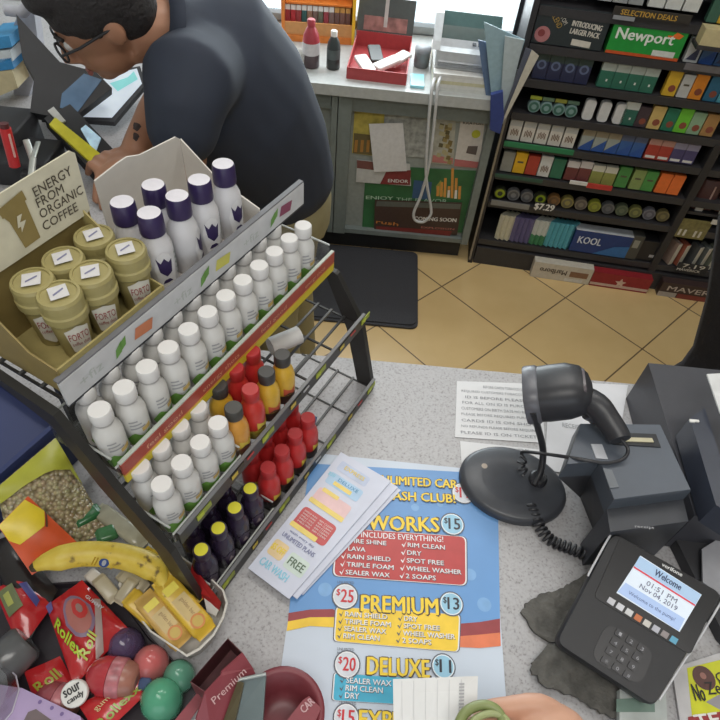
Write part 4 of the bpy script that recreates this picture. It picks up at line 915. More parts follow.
# notices
def notice(px, e, label, lines, seed, x_in=.06):
    mb = MB(); P = [on(x, y, e) for x, y in px]; mb.slab(P[::-1], Z, .0006, mat((214, 214, 216), .5, 0, .02))
    rnd = random.Random(seed); X = P[1] - P[0]; Y = P[3] - P[0]
    words = ['CUSTOMERS', 'ID IS', 'REQUIRED', 'BEFORE', 'PURCHASE', 'FOR ALL', 'TOBACCO', 'SALES', 'PLEASE', 'SHOW', 'BIRTH DATE', 'CARDS', 'NO REFUNDS', 'ON', 'LOTTERY', 'TICKETS']
    for k in range(lines):
        v = 1 - (k + 1) / (lines + .7); u = x_in + rnd.uniform(0, .08) + (.2 if k == 0 else 0)
        n = 3
        s_ = ' '.join(rnd.sample(words, n)); u1 = min(.95, u + .05 * len(s_) * .62)
        mb.text(s_, P[3] + (P[0] - P[3]) * 0 + X * u - Y * 0 + (P[0] - P[3]) * (1 - v), P[3] + X * u1 + (P[0] - P[3]) * (1 - v), Y.length * .36 / lines, mat((140, 140, 146), .5), Z, .0006, 0)
    return tag(mb.build('paper_notice'), label, 'paper')
def notice2(px, e, label, lines, seed):
    # px order: lower left, lower right, upper right, upper left
    mb = MB(); P = [on(x, y, e) for x, y in px]; mb.slab(P, Z, .0006, mat((214, 214, 216), .5, 0, .02))
    rnd = random.Random(seed); X = P[1] - P[0]; Y = P[3] - P[0]
    words = ['CUSTOMERS', 'ID IS', 'REQUIRED', 'BEFORE', 'PURCHASE', 'FOR ALL', 'TOBACCO', 'SALES', 'PLEASE', 'SHOW', 'BIRTH DATE', 'CARDS', 'NO REFUNDS', 'ON', 'LOTTERY', 'TICKETS']
    for k in range(lines):
        v = 1 - (k + 1) / (lines + .6); u = .05 + rnd.uniform(0, .06) + (.25 if k == 0 else 0)
        s_ = ' '.join(rnd.sample(words, 4)); u1 = .95 if k else .85
        mb.text(s_, P[0] + X * u + Y * v, P[0] + X * u1 + Y * v, Y.length * .42 / lines, mat((128, 128, 134), .5), Z, .0005, 0)
    return tag(mb.build('paper_notice'), label, 'paper')
notice2([(455, 437), (545, 443), (541, 384), (457, 381)], .0012, 'printed white notice under the barcode scanner head near the counter edge', 9, 4)
notice2([(462, 470), (545, 474), (545, 450), (460, 441)], .0012, 'small printed white notice partly under the round scanner base', 2, 9)
mb = MB().slab([on(x, y, .002) for x, y in [(545, 470), (612, 480), (628, 385), (549, 381)]], Z, .0005, mat((206, 206, 210), .5, 0, .02)); mb.text('RECEIPT', on(562, 428, .0), on(582, 431, .0), .008, GREY, Z, .0026)
tag(mb.build('paper_sheet'), 'mostly blank white sheet between the scanner and the receipt printer', 'paper')

# ------------------------------------------------------------------ barcode scanner
sc = thing('barcode_scanner', 'dark grey handheld barcode scanner resting on a gooseneck stand with round base', 'scanner', on(518, 497))
SB = mat((62, 64, 70), .38); SD = mat((46, 46, 50), .4); SL = mat((92, 92, 98), .35)
cb_ = on(511, 487); a_ = R(-14)
mb = MB(); rings = []
def ell(z, k): return [(cb_.x + (.0715 * k) * math.cos(t) * math.cos(a_) - .056 * k * math.sin(t) * math.sin(a_), cb_.y + .0715 * k * math.cos(t) * math.sin(a_) + .056 * k * math.sin(t) * math.cos(a_), TOP + z) for t in [2 * PI * i / 40 for i in range(40)]]
mb.loft([ell(0.0022, 1), ell(.008, 1), ell(.012, .97), ell(.0145, .9), ell(.0155, .6)], SB)
mb.build('stand_base', sc, False)
MB().disc(on(482, 472, .0), .004, Z, mat((150, 140, 130), .4, .6), .0156).build('logo', sc, False)
MB().lathe([(.012, .015), (.012, .022), (.009, .024)], SD, Matrix.Translation(Vector((on(534, 486).x, on(534, 486).y, TOP)))).build('neck_socket', sc, False)
nk = [on(534, 485, .02), onz(541, 470, TOP + .03), onz(543, 450, TOP + .055), onz(538, 428, TOP + .10), onz(533, 412, TOP + .135)]
MB().tube(smooth_pts(nk), .0045, SD).build('gooseneck', sc, False)
# head: lofted sections from window to rear
HZ = TOP + .15
p0, p1 = onz(529, 395, HZ - .024), onz(594, 389, HZ + .006)
ax = (p1 - p0).normalized(); sd = Z.cross(ax).normalized(); upv = ax.cross(sd)
def sect(t, wv, hv, dz=0):
    c_ = p0 + (p1 - p0) * t + Z * dz
    wv *= 1.12; hv *= 1.2; return [c_ + sd * (wv * math.copysign(abs(math.cos(q)) ** .7, math.cos(q))) + upv * (hv * math.copysign(abs(math.sin(q)) ** .7, math.sin(q))) for q in [2 * PI * i / 24 for i in range(24)]]
sh_ = MB().loft([sect(.1, .0295, .024), sect(.3, .0300, .025), sect(.6, .0295, .025, .001), sect(.82, .0255, .022), sect(.95, .018, .015, -.002), sect(1.0, .008, .006, -.003)], SD).build('scanner_head', sc, False)
MB().loft([sect(-.06, .0305, .0248), sect(-.03, .0315, .0256), sect(.14, .0315, .0256), sect(.17, .0300, .0245)], SL).build('bumper', sh_, False)
MB().loft([sect(-.075, .022, .016), sect(-.058, .023, .017)], mat((120, 40, 48), .2)).build('scan_window', sh_, False)
MB().loft([sect(.3, .022, .006, .0195), sect(.55, .023, .006, .021), sect(.8, .016, .005, .018)], mat((84, 76, 80), .3)).build('top_cover', sh_, False)
hp = [p0 + (p1 - p0) * .78 - Z * .012, onz(596, 405, HZ - .006), onz(608, 420, HZ - .012), onz(617, 433, HZ - .016), onz(620, 440, HZ - .018)]
hn_ = MB().tube(smooth_pts(hp, 4), .015, SD, seg=12, radii=[.0175 - .0003 * i for i in range(17)]).build('handle', sc, False)
MB().tube([onz(586, 415, HZ - .025), onz(592, 418, HZ - .032), onz(596, 424, HZ - .04)], .006, SL).build('trigger', hn_, False)
# cable
cz = [onz(620, 438, HZ - .018), onz(628, 449, HZ - .024), onz(623, 459, HZ - .029), onz(606, 463, HZ - .031), onz(585, 460, HZ - .031), onz(560, 456, HZ - .045), onz(538, 453, HZ - .09), onz(522, 452, HZ - .115), onz(524, 458, HZ - .118)]
MB().tube(smooth_pts(cz), .0022, SD).build('cable', sc, False)
def coil(path, rad, turns, r_, name, par):
    path = smooth_pts(path, 8); n = turns * 10; pts = []
    L = [0]
    for i in range(1, len(path)): L.append(L[-1] + (path[i] - path[i - 1]).length)
    for i in range(n + 1):
        d = L[-1] * i / n; j = max(k for k in range(len(L)) if L[k] <= d + 1e-9); j = min(j, len(path) - 2)
        f_ = (d - L[j]) / max(L[j + 1] - L[j], 1e-9); c_ = path[j].lerp(path[j + 1], f_); t = (path[j + 1] - path[j]).normalized()
        a = t.cross(Z).normalized(); b_ = a.cross(t); ph = 2 * PI * i / 10
        pts.append(c_ + a * rad * math.cos(ph) + b_ * rad * math.sin(ph))
    return MB().tube(pts, r_, SD, seg=6).build(name, par, False)
coil([onz(524, 458, HZ - .116), onz(521, 466, HZ - .12), onz(526, 474, HZ - .122)], .0048, 3, .0016, 'coiled_cable', sc)
coil([on(530, 505, .012), on(540, 527, .0075), on(552, 541, .0075), on(572, 549, .0075), on(588, 556, .0075), on(598, 560, .0075)], .0062, 17, .0021, 'coiled_cable', sc)

# ------------------------------------------------------------------ receipt printer
rp_ = thing('receipt_printer', 'slate grey receipt printer with a paper slot beside the scanner', 'printer', on(620, 520))
PG = mat((74, 80, 88), .4, 0, .03); PT = mat((86, 92, 102), .38, 0, .03); ZP = TOP + .115
pc = [onz(x, y, ZP) for x, y in [(580, 423), (661, 424), (692, 490), (614, 500), (600, 462), (566, 464)]]
flo = [Vector((p.x, p.y, 0)) for p in pc]
# step in front of the lid is lower
cen = sum(flo, Vector()) / 6
rings = []
PB_ = [onz(x, y, TOP) for x, y in [(600, 478), (658, 475), (690, 538), (601, 540), (592, 528), (580, 498)]]
rings.append([Vector((p.x, p.y, TOP + .001)) for p in PB_][::-1])
for z, k in ((ZP - .03, 1), (ZP - .004, 1), (ZP, .98)): rings.append([Vector((cen.x + (p.x - cen.x) * k, cen.y + (p.y - cen.y) * k, z)) for p in flo][::-1])
mb = MB(); mb.loft(rings[:2], mat((50, 51, 56), .5), None, False, True, False).loft(rings[1:], PG, None, False, False, False); mb.add(rings[-1], [(0, 1, 2, 3, 4, 5)], PT); mb.build('printer_body', rp_, False)
fr1 = [onz(x, y, ZP - .02) for x, y in [(600, 470), (690, 500), (697, 527), (613, 533)]]
f1, f2, f3, f4 = flo[3], flo[2], Vector((flo[2].x - .002, flo[2].y - .028, 0)), Vector((flo[3].x - .002, flo[3].y - .028, 0))
mb = MB(); mb.prism([(p.x, p.y) for p in (f1, f2, f3, f4)], TOP + .001, ZP - .022, mat((62, 64, 70), .45)); mb.text('receipt', Vector((f4.x + .03, f4.y + .007, ZP - .022)), Vector((f4.x + .052, f4.y + .007, ZP - .022)), .004, mat((170, 170, 174), .4), Z, .0006); mb.build('front_step', rp_, False)
def topq(px, m, e, name, z=ZP, par=None):
    mb = MB(); P = [onz(x, y, z + e) for x, y in px]; mb.slab(P[::-1], Z, .002, m); return mb.build(name, par or rp_, False)
ps_ = topq([(609, 432), (656, 434), (661, 447), (613, 444)], mat((40, 41, 45), .5), .0015, 'paper_slot')
topq([(618, 437), (652, 438), (654, 442), (620, 441)], mat((186, 178, 150), .5), .003, 'paper_roll', ZP, ps_)
topq([(591, 444), (602, 444), (608, 459), (596, 458)], mat((176, 178, 184), .5), .0015, 'label')
topq([(603, 468), (612, 470), (619, 487), (610, 488)], mat((110, 114, 120), .5), .0015, 'button_panel')

# small white tags between printer and register
mb = MB().box(on(643, 415) + Vector((0, 0, .02)), (.02, .012, .04), WHITE); tag(mb.build('label_roll'), 'small white label roll between the receipt printer and the cash register', 'label')
# ------------------------------------------------------------------ cash register
cg = thing('cash_register', 'large dark grey cash register at the right edge of the counter', 'register', Vector((.56, .5, TOP)))
RG = mat((64, 64, 70), .45, 0, .03); zr = TOP + .083
P = [Vector((.421, .610, 0)), Vector((.416, .37, 0)), Vector((.76, .36, 0)), Vector((.76, .606, 0))]
rings = [[Vector((p.x, p.y, z)) for p in P] for z in (TOP + .001, zr)]
MB().loft(rings, RG, None, False, True, True).build('drawer_box', cg, False)
MB().prism([(.417, .45), (.4155, .372), (.47, .365), (.47, .45)], TOP + .002, zr - .004, mat((52, 52, 57), .5)).build('side_block', cg, False) if False else None
mb = MB(); mb.box((.6, .48, zr + .016), (.15, .2, .03), mat((58, 62, 74), .4), bev=.008)
mb.build('keyboard_base', cg, False)
kb = MB()
for i in range(6):
    for j in range(7): kb.box((.545 + .02 * i, .405 + .023 * j, zr + .035), (.016, .018, .009), mat((70, 74, 86), .4))
kb.build('keypad', cg, False)
MB().slab([onz(x, y, zr + .045) for x, y in [(690, 418), (705, 408), (740, 520), (716, 505)]], Z, .04, mat((56, 60, 72), .35)).build('display_housing', cg, False)
MB().box(onz(692, 421, zr + .046), (.006, .004, .002), WHITE).box(onz(696, 421, zr + .046), (.007, .003, .002), WHITE).build('indicator', cg, False)
tag(MB().slab([onz(x, y, zr + .062) for x, y in [(707, 374), (740, 372), (740, 440), (720, 412)]], Z, .002, mat((206, 206, 206), .5)).build('receipt_paper'), 'white paper curling over the register at the right edge', 'paper')
# black cloth at right edge beyond the counter
jb = MB()
prof = [onp(x, y, Vector((0, 1.0, 0)), Vector((0, 1, 0))) for x, y in [(664, 377), (684, 365), (695, 350), (709, 300), (721, 222), (739, 180)]]
o_ = Vector((.78, 1.0, 0))
rings = []
for p in prof:
    wx = .78 + .25 - p.x
    rings.append([Vector((p.x + wx * (1 - math.cos(t)) * .5 if False else 1.03 - wx * math.cos(t) * (1 + .03 * math.sin(7 * t)), 1.0 + .06 * math.sin(t), p.z)) for t in [2 * PI * i / 28 for i in range(28)]])
base_ring = [Vector((v.x, v.y, .002)) for v in rings[0]]
jb.loft([base_ring] + rings, mat((34, 32, 36), .8, 0, .1, 90, .2))
tag(jb.build('duffel_bag'), 'tall black fabric bag standing behind the counter at the right edge', 'bag')

# ------------------------------------------------------------------ card terminal
tmn = thing('card_terminal', 'dark card payment terminal with a lit colour screen on the counter', 'card terminal', on(640, 650))
TC = [onz(613, 531, TOP + .085), onz(726, 594, TOP + .085), onz(653, 709, TOP + .045), onz(554, 644, TOP + .045)]
tn = (TC[1] - TC[0]).cross(TC[3] - TC[0]).normalized(); tn = tn if tn.z > 0 else -tn
TB = mat((30, 30, 34), .5, 0, .04); TK = mat((20, 19, 23), .35)
def onT(px, py, e=0): return onp(px, py, TC[0], tn) + tn * e
outl = rquad([onT(613, 531), onT(725, 594), onT(654, 708), onT(555, 643)], .09, 5)
cen = sum(outl, Vector()) / len(outl)
def scl(P, k): return [cen + (p - cen) * k for p in P]
mb = MB(); mb.loft([[p - tn * .030 for p in scl(outl, .90)], [p - tn * .022 for p in scl(outl, .99)], [p - tn * .004 for p in outl], [p for p in scl(outl, .975)]], TB); mb.build('terminal_body', tmn, False)
rim = [onT(616, 530, -.001), onT(611, 534, -.001), onT(592, 568, -.001), onT(588, 576, -.001)]
MB().tube(smooth_pts(rim, 3), .0012, mat((196, 196, 200), .3)).build('edge_highlight', tmn, False)  # pale tube stands in for the highlight on the terminal's left edge
rim = [onT(723, 600, -.002), onT(713, 617, -.002), onT(700, 638, -.002), onT(687, 658, -.002), onT(674, 678, -.002), onT(660, 700, -.002)]
MB().tube(smooth_pts(rim, 3), .0012, mat((196, 196, 200), .3)).build('edge_highlight', tmn, False)  # highlight along the right edge, likewise made as a pale tube
def TQ(px, m, e, name, par=None, extra=None, rr=None):
    mb = MB(); P = [onT(x, y, e) for x, y in px]
    if rr: P = rquad(P, rr)
    mb.slab(P[::-1], tn, .0015, m)
    if extra: extra(mb)
    return mb.build(name, par or tmn, False)
dg_ = TQ([(620, 537), (719, 594), (690, 655), (594, 597)], TK, .0012, 'display_glass', None, lambda mb: mb.text('verifone', onT(661, 566), onT(681, 577), .0042, mat((206, 206, 206), .4), tn, .0018, .03), .06)
def scr(mb):
    q = lambda px, m, e: mb.add([onT(x, y, e) for x, y in px][::-1], [tuple(range(len(px)))], m)
    q([(639, 556.5), (700.5, 595), (694.5, 605), (633.5, 566.5)], mat((160, 186, 214), .3, 0, .02, 10, 0, .3), .0023)
    q([(633.5, 566.5), (694.5, 605), (694, 606.5), (632.8, 568)], mat((206, 70, 84), .3, 0, .02, 10, 0, .3), .0024)
    q([(625, 583), (684, 619), (678, 631), (617, 592)], mat((160, 182, 220), .3, 0, .02, 10, 0, .3), .0023)
    ink = mat((60, 72, 110), .4)
    mb.text('Welcome', onT(653, 575), onT(679, 591), .0072, ink, tn, .0026, .02)
    mb.text('01:51 PM', onT(645, 585), onT(675, 604), .0055, mat((110, 110, 130), .4), tn, .0026, 0)
    mb.text('Nov 04, 2019', onT(638, 588.5), onT(675, 612), .006, mat((90, 92, 120), .4), tn, .0026, 0)
    mb.text('Welcome to the pump!', onT(627, 595), onT(673, 622.5), .005, mat((90, 104, 150), .4), tn, .0026, 0)
TQ([(640, 556), (701, 595), (679, 632), (616, 593)], mat((206, 216, 228), .3, 0, .02, 10, 0, .32), .002, 'screen', dg_, scr)
icons = [(200, 200, 206), (204, 204, 210), (204, 204, 206), (196, 110, 62), (200, 196, 190), (180, 180, 190), (140, 130, 130), (90, 160, 190)]
for k, c_ in enumerate(icons):
    x, y = 607 + 8.9 * k, 597 + 5.5 * k
    TQ([(x + 2.2, y), (x + 8.5, y + 4), (x + 5.6, y + 9.3), (x - .9, y + 5)], mat(c_, .4), .0022, 'card_icon', dg_)
kp_ = TQ([(607, 622), (655, 652), (640, 686), (590, 658)], mat((30, 29, 33), .4), .0006, 'keypad_recess', None, None, .3)
ink = mat((150, 150, 156), .4)
kk = 0; digits = ['1', '2', '3', '4', '5', '6', '7', '8', '9', '*', '0', '#']
for r_ in range(4):
    for c_ in range(3):
        x, y = 618 + 11 * c_ - 4.6 * r_, 633 + 7.4 * c_ + 9.0 * r_
        TQ([(x - 1, y - 5), (x + 6.5, y), (x + 3, y + 6), (x - 4.5, y + 1)], mat((40, 39, 44), .4), .0022, 'key', kp_, lambda mb, x=x, y=y: mb.text(digits[r_ * 3 + c_], onT(x - .4, y + 2.0), onT(x + 2.2, y + 3.7), .0036, ink, tn, .0026), .2)
mb = MB(); c1 = onT(640, 640, -.030); c0 = Vector((c1.x + .01, c1.y + .015, TOP + .002))
mb.lathe([(.045, 0), (.045, .006), (.022, .012), (.018, max(.02, c1.z - TOP - .006))], mat((46, 46, 50), .5), Matrix.Translation((c0.x, c0.y, TOP + .006))); mb.build('pedestal', tmn, False)
# torn black rubber sheet under the terminal
def torn(px, label, seed, e=.001):
    rnd = random.Random(seed); P = [on(x, y) for x, y in px]; out = []
    for i in range(len(P)):
        a, b_ = P[i], P[(i + 1) % len(P)]
        for k in range(5):
            p = a.lerp(b_, k / 5); q = .0018 if k else .0008
            out.append((p.x + rnd.uniform(-q, q), p.y + rnd.uniform(-q, q)))
    mb = MB(); mb.prism(out, TOP + e, TOP + e + .004, mat((88, 86, 82), .85, 0, .3, 70, .7)); return tag(mb.build('rubber_sheet'), label, 'rubber sheet', None)
torn([(520, 613), (529, 601), (543, 594), (562, 590), (572, 582), (590, 573), (625, 585), (625, 640), (560, 648), (533, 633)], 'torn dark grey rubber sheet sticking out left of the card terminal', 3)
torn([(528, 672), (532, 661), (549, 646), (585, 650), (650, 690), (646, 715), (628, 722), (598, 716), (575, 700), (545, 690)], 'torn dark grey rubber flap below the card terminal', 5, .0056)
# calculator
ca = thing('calculator', 'small white calculator with grey-green display below the terminal', 'calculator', on(634, 712))
P = [on(613, 694), on(658, 690), on(662, 790), on(612, 794)]
mb = MB(); mb.loft([[p + Z * z for p in P][::-1] for z in (.0105, .019)], mat((186, 192, 190), .4), None, False); mb.build('calculator_body', ca, False)
MB().slab([on(x, y, .0195) for x, y in [(616.5, 699), (654.5, 697), (655, 712), (616.5, 712)]][::-1], Z, .001, mat((120, 142, 132), .25)).build('display', ca, False)
for r_ in range(3):
    for k in range(4):
        x, y = 618 + 9.5 * k, 722 + 11 * r_
        MB().slab([on(a, b_, .0205) for a, b_ in [(x, y), (x + 7, y), (x + 7, y + 7), (x, y + 7)]][::-1], Z, .0015, GREY).build('key', ca, False)
# yellow sign card
mb = MB(); e = .004
mb.slab([on(x, y, e) for x, y in [(672, 668), (760, 640), (770, 760), (686, 760)]][::-1], Z, .003, mat((196, 194, 196), .5))
flat(mb, [(687, 668), (760, 650), (760, 705), (692, 716)], mat((206, 208, 44), .4), e + .0003)
mb.disc(on(702, 679, 0), .0125, Z, mat((92, 60, 56), .35), e + .0006); mb.disc(on(701, 677, 0), .0035, Z, mat((156, 110, 100), .35), e + .0009)
mb.text('No', on(693.5, 702), on(704.5, 702.5), .0165, mat((44, 40, 40), .4), Z, e + .0012, .015)
mb.text('Zebra', on(706.5, 696), on(738, 694), .0125, mat((44, 40, 40), .4), Z, e + .0012, .01); mb.text('Go', on(716, 684), on(731, 682), .010, mat((44, 40, 40), .4), Z, e + .0012, .01)
flat(mb, [(706, 702), (718, 695), (760, 692), (760, 708), (724, 712)], mat((150, 146, 150), .4), e + .0005)
flat(mb, [(688, 717), (760, 705), (760, 735), (690, 742)], mat((150, 52, 56), .4), e + .0006); mb.text('TEAM', on(696, 729), on(750, 722), .012, WHITE, Z, e + .0009, .03)
tag(mb.build('sign_card'), 'yellow card lettered No with a brown ball in the lower right corner', 'sign')
tag(MB().slab([on(x, y, .03) for x, y in [(702, 549), (740, 525), (740, 610), (703, 582)]][::-1], Z, .003, mat((150, 150, 156), .5)).build('paper_sheet'), 'grey-white paper edge right of the terminal screen', 'paper')
tag(MB().prism([(p.x, p.y) for p in [on(660, 528), on(760, 480), on(760, 690), on(715, 640)]], TOP + .001, TOP + .02, mat((50, 50, 54), .6)).build('terminal_mat'), 'black padded mat under the right side of the terminal', 'mat')

# ------------------------------------------------------------------ candy heap at the lower left
def pillow(px, z0, z1, m, bulge=.012, nx=10, ny=8, seed=1, crinkle=.002):
    """filled pouch between four corner points (px order TL TR BR BL, z per corner pair)"""
    rnd = random.Random(seed); zs = (z0, z0, z1, z1)
    P = [onz(x, y, z) for (x, y), z in zip(px, zs)]
    n = (P[1] - P[0]).cross(P[3] - P[0]).normalized(); n = n if n.z > 0 else -n
    top, bot = [], []
    for j in range(ny + 1):
        for i in range(nx + 1):
            u, v = i / nx, j / ny
            p = (P[0] * (1 - u) + P[1] * u) * (1 - v) + (P[3] * (1 - u) + P[2] * u) * v
            h_ = bulge * (math.sin(PI * u) * math.sin(PI * v)) ** .6
            c_ = rnd.uniform(-crinkle, crinkle) * (1 if 0 < i < nx and 0 < j < ny else .4)
            top.append(p + n * (h_ + c_)); bot.append(p - n * (h_ * .6 + .0006))
    mb = MB(); w_ = nx + 1; fs = [(j * w_ + i, j * w_ + i + 1, (j + 1) * w_ + i + 1, (j + 1) * w_ + i) for j in range(ny) for i in range(nx)]
    mb.add(top, fs, m, True); mb.add(bot, [f[::-1] for f in fs], m, True)
    edge = [i for i in range(w_)] + [j * w_ + nx for j in range(1, ny + 1)] + [ny * w_ + i for i in range(nx - 1, -1, -1)] + [j * w_ for j in range(ny - 1, 0, -1)]
    mb.add([top[i] for i in edge] + [bot[i] for i in edge], [(k, (k + 1) % len(edge), len(edge) + (k + 1) % len(edge), len(edge) + k) for k in range(len(edge))], m)
    def S(u, v, e=.0008):
        p = (P[0] * (1 - u) + P[1] * u) * (1 - v) + (P[3] * (1 - u) + P[2] * u) * v
        return p + n * (bulge * (max(0, math.sin(PI * u) * math.sin(PI * v))) ** .6 + e + crinkle)
    mb.S = S; mb.n = n
    return mb
def spatch(mb, poly, m, e=.0008):                     # decal polygon in (u,v), finely cut so that it follows the pouch
    us = [p[0] for p in poly]; lo, hi = min(us), max(us); N = 8; a, b_ = [], []
    for k in range(N + 1):
        x = lo + (hi - lo) * (k * .998 / N + .001); vv = []
        for i in range(len(poly)):
            p, q = poly[i], poly[(i + 1) % len(poly)]
            if (p[0] - x) * (q[0] - x) <= 0 and p[0] != q[0]: vv.append(p[1] + (q[1] - p[1]) * (x - p[0]) / (q[0] - p[0]))
        for t in range(5): a.append(mb.S(x, min(vv) + (max(vv) - min(vv)) * t / 4, e))
    mb.add(a, [(5 * i + t, 5 * i + 5 + t, 5 * i + 6 + t, 5 * i + 1 + t) for i in range(N) for t in range(4)], m, True)
def stext(mb, s_, u0, v0, u1, v1, hv, m, bold=.03, e=.0014, skew=0):
    vs, fs = text_geo(s_, min(bold, .02)); du, dv = u1 - u0, v1 - v0
    L = math.hypot(du, dv); nu, nv = dv / L, -du / L
    mb.add([mb.S(min(.99, max(.01, u0 + du * a + nu * hv * b_)), min(.99, max(.01, v0 + dv * a + nv * hv * b_)), e) for a, b_ in vs], fs, m)
def nuts_mat():
    m = bpy.data.materials.new('nuts_in_clear_bag'); m.use_nodes = True; nt = m.node_tree; b = nt.nodes['Principled BSDF']
    tc = nt.nodes.new('ShaderNodeTexCoord'); vo = nt.nodes.new('ShaderNodeTexVoronoi'); vo.inputs['Scale'].default_value = 130
    rp = nt.nodes.new('ShaderNodeValToRGB'); e = rp.color_ramp.elements
    e[0].position = .1; e[0].color = (*lin((190, 176, 136)), 1); e[1].position = .8; e[1].color = (*lin((116, 102, 72)), 1)
    hs = nt.nodes.new('ShaderNodeMix'); hs.data_type = 'RGBA'; hs.blend_type = 'MULTIPLY'; hs.inputs[0].default_value = .12
    bp = nt.nodes.new('ShaderNodeBump'); bp.inputs['Strength'].default_value = .6; bp.inputs['Distance'].default_value = .004; bp.invert = True
    nt.links.new(tc.outputs['Object'], vo.inputs['Vector']); nt.links.new(vo.outputs['Distance'], rp.inputs['Fac'])
    nt.links.new(rp.outputs['Color'], hs.inputs[6]); nt.links.new(vo.outputs['Color'], hs.inputs[7]); nt.links.new(hs.outputs[2], b.inputs['Base Color'])
    mp = nt.nodes.new('ShaderNodeMapping'); nt.links.new(vo.outputs['Distance'], bp.inputs['Height']); nt.links.new(bp.outputs['Normal'], b.inputs['Normal'])
    vo.inputs['Scale'].default_value = 210; b.inputs['Roughness'].default_value = .25
    return m
# blue cardboard panel bin left of the rack
blu = mat((46, 56, 98), .5, 0, .06, 8)
bb = thing('blue_bin', 'dark blue cardboard bin standing left of the bottle rack', 'bin', on(30, 470))
def kbx(u0, u1, v0, v1, z0, z1, m, name, dz=0):
    P = [K(u, v, 0) for u, v in ((u0, v0), (u1, v0), (u1, v1), (u0, v1))]
    rings = [[Vector((p.x, p.y, z0)) for p in P], [Vector((p.x, p.y, z1 + (dz if k > 1 else 0))) for k, p in enumerate(P)]]
    return MB().loft(rings, m, None, False, True, True).build(name, bb, False)
kbx(-.34, .045, .266, .272, TOP + .001, 1.165, blu, 'front_panel'); kbx(-.34, .045, .44, .446, TOP + .001, 1.21, blu, 'rear_panel')
kbx(-.34, -.334, .2725, .4395, TOP + .001, 1.165, blu, 'side_panel', .045); kbx(.039, .045, .2725, .4395, TOP + .001, 1.165, blu, 'side_panel', .045)
kbx(-.3335, .0385, .2725, .4395, TOP + .001, 1.15, blu, 'inner_lid', .04)
kbx(.046, .0475, .30, .42, 1.10, 1.14, mat((112, 108, 60), .5), 'side_label')
# bag of nuts with green header
mb = pillow([(-4, 488), (55, 438), (110, 532), (14, 566)], 1.158, 1.10, nuts_mat(), .016, 14, 12, 3, .0012)
hm = mat((166, 166, 52), .35)
spatch(mb, [(0.0, 0.0), (1, 0), (1, .34), (.7, .2), (.3, .17), (0, .2)], hm, .0022)
spatch(mb, [(.93, .1), (1, .1), (1, .5), (.95, .4)], hm, .0014)
tag(mb.build('nut_bag'), 'clear bag of nuts with a yellow-green header beside the blue bin', 'snack bag')
mb = pillow([(-2, 526), (28, 496), (80, 545), (32, 575)], 1.170, 1.128, mat((206, 86, 46), .3), .006, 8, 8, 4, .0008)
spatch(mb, [(0, 0), (.98, 0), (1, .30), (.75, .46), (.1, .46), (0, .3)], mat((216, 190, 46), .35), .001)
spatch(mb, [(.75, .48), (1.0, .31), (1.0, .345), (.77, .51)], mat((90, 60, 40), .4), .0013)
tag(mb.build('snack_bag'), 'orange snack bag with a yellow end lying on the bag of nuts', 'snack bag')
# banana
ba = thing('banana', 'ripe speckled yellow banana lying across the candy heap', 'banana', onz(100, 560, 1.11))
bp_ = [(33, 568), (45, 562), (60, 558), (80, 554), (103, 554), (126, 557), (146, 564), (158, 573), (163, 583), (166, 592)]
pts = smooth_pts([onz(x, y, z) for (x, y), z in zip(bp_, (1.148, 1.150, 1.148, 1.144, 1.140, 1.137, 1.134, 1.131, 1.128, 1.126))], 3)
n = len(pts); rad = []
for i in range(n):
    t = i / (n - 1)
    q = .0045 + .0105 * min(1, t / .22) if t < .22 else (.015 if t < .72 else .015 - .0098 * min(1, (t - .72) / .2))
    rad.append(q)
def banana_mat():
    m = bpy.data.materials.new('banana_skin'); m.use_nodes = True; nt = m.node_tree; b = nt.nodes['Principled BSDF']
    tc = nt.nodes.new('ShaderNodeTexCoord'); no = nt.nodes.new('ShaderNodeTexNoise'); no.inputs['Scale'].default_value = 75; no.inputs['Detail'].default_value = 4
    rp = nt.nodes.new('ShaderNodeValToRGB'); e = rp.color_ramp.elements; e[0].position = .30; e[0].color = (*lin((104, 82, 36)), 1); e[1].position = .40; e[1].color = (*lin((206, 176, 60)), 1)
    x = e.new(.7); x.color = (*lin((216, 192, 84)), 1)
    nt.links.new(tc.outputs['Object'], no.inputs['Vector']); nt.links.new(no.outputs['Fac'], rp.inputs['Fac']); nt.links.new(rp.outputs['Color'], b.inputs['Base Color']); b.inputs['Roughness'].default_value = .45
    return m
MB().tube(pts, .012, banana_mat(), None, 6, rad).build('peel', ba, False)
MB().tube([pts[0] - (pts[1] - pts[0]) * .8, pts[0], pts[1]], .004, mat((70, 60, 36), .6), None, 6, [.0035, .005, .0062]).build('tip', ba, False)
MB().tube([pts[-2], pts[-1], pts[-1] + (pts[-1] - pts[-2]) * 2.2], .004, mat((176, 160, 70), .5), None, 6, [.0056, .0052, .0058]).build('stem', ba, False)
st = MB(); sp = onz(104, 563, 1.148); nb = (CP - sp).normalized(); xd = (onz(112, 565, 1.138) - sp).normalized()
st.disc(sp, .0072, nb, mat((50, 84, 160), .4), .0022, 16, xd, .006); st.disc(sp, .003, nb, mat((190, 196, 206), .4), .0025, 12, xd, .0042)
yq = nb.cross(xd)
for dx in (-.016, -.012, .011): st.add([sp + xd * (dx + a) + yq * b_ + nb * .0016 for a, b_ in ((0, -.006), (.002, -.006), (.003, .005), (.001, .005))], [(0, 1, 2, 3)], mat((190, 150, 40), .4))
st.build('sticker', ba, False)
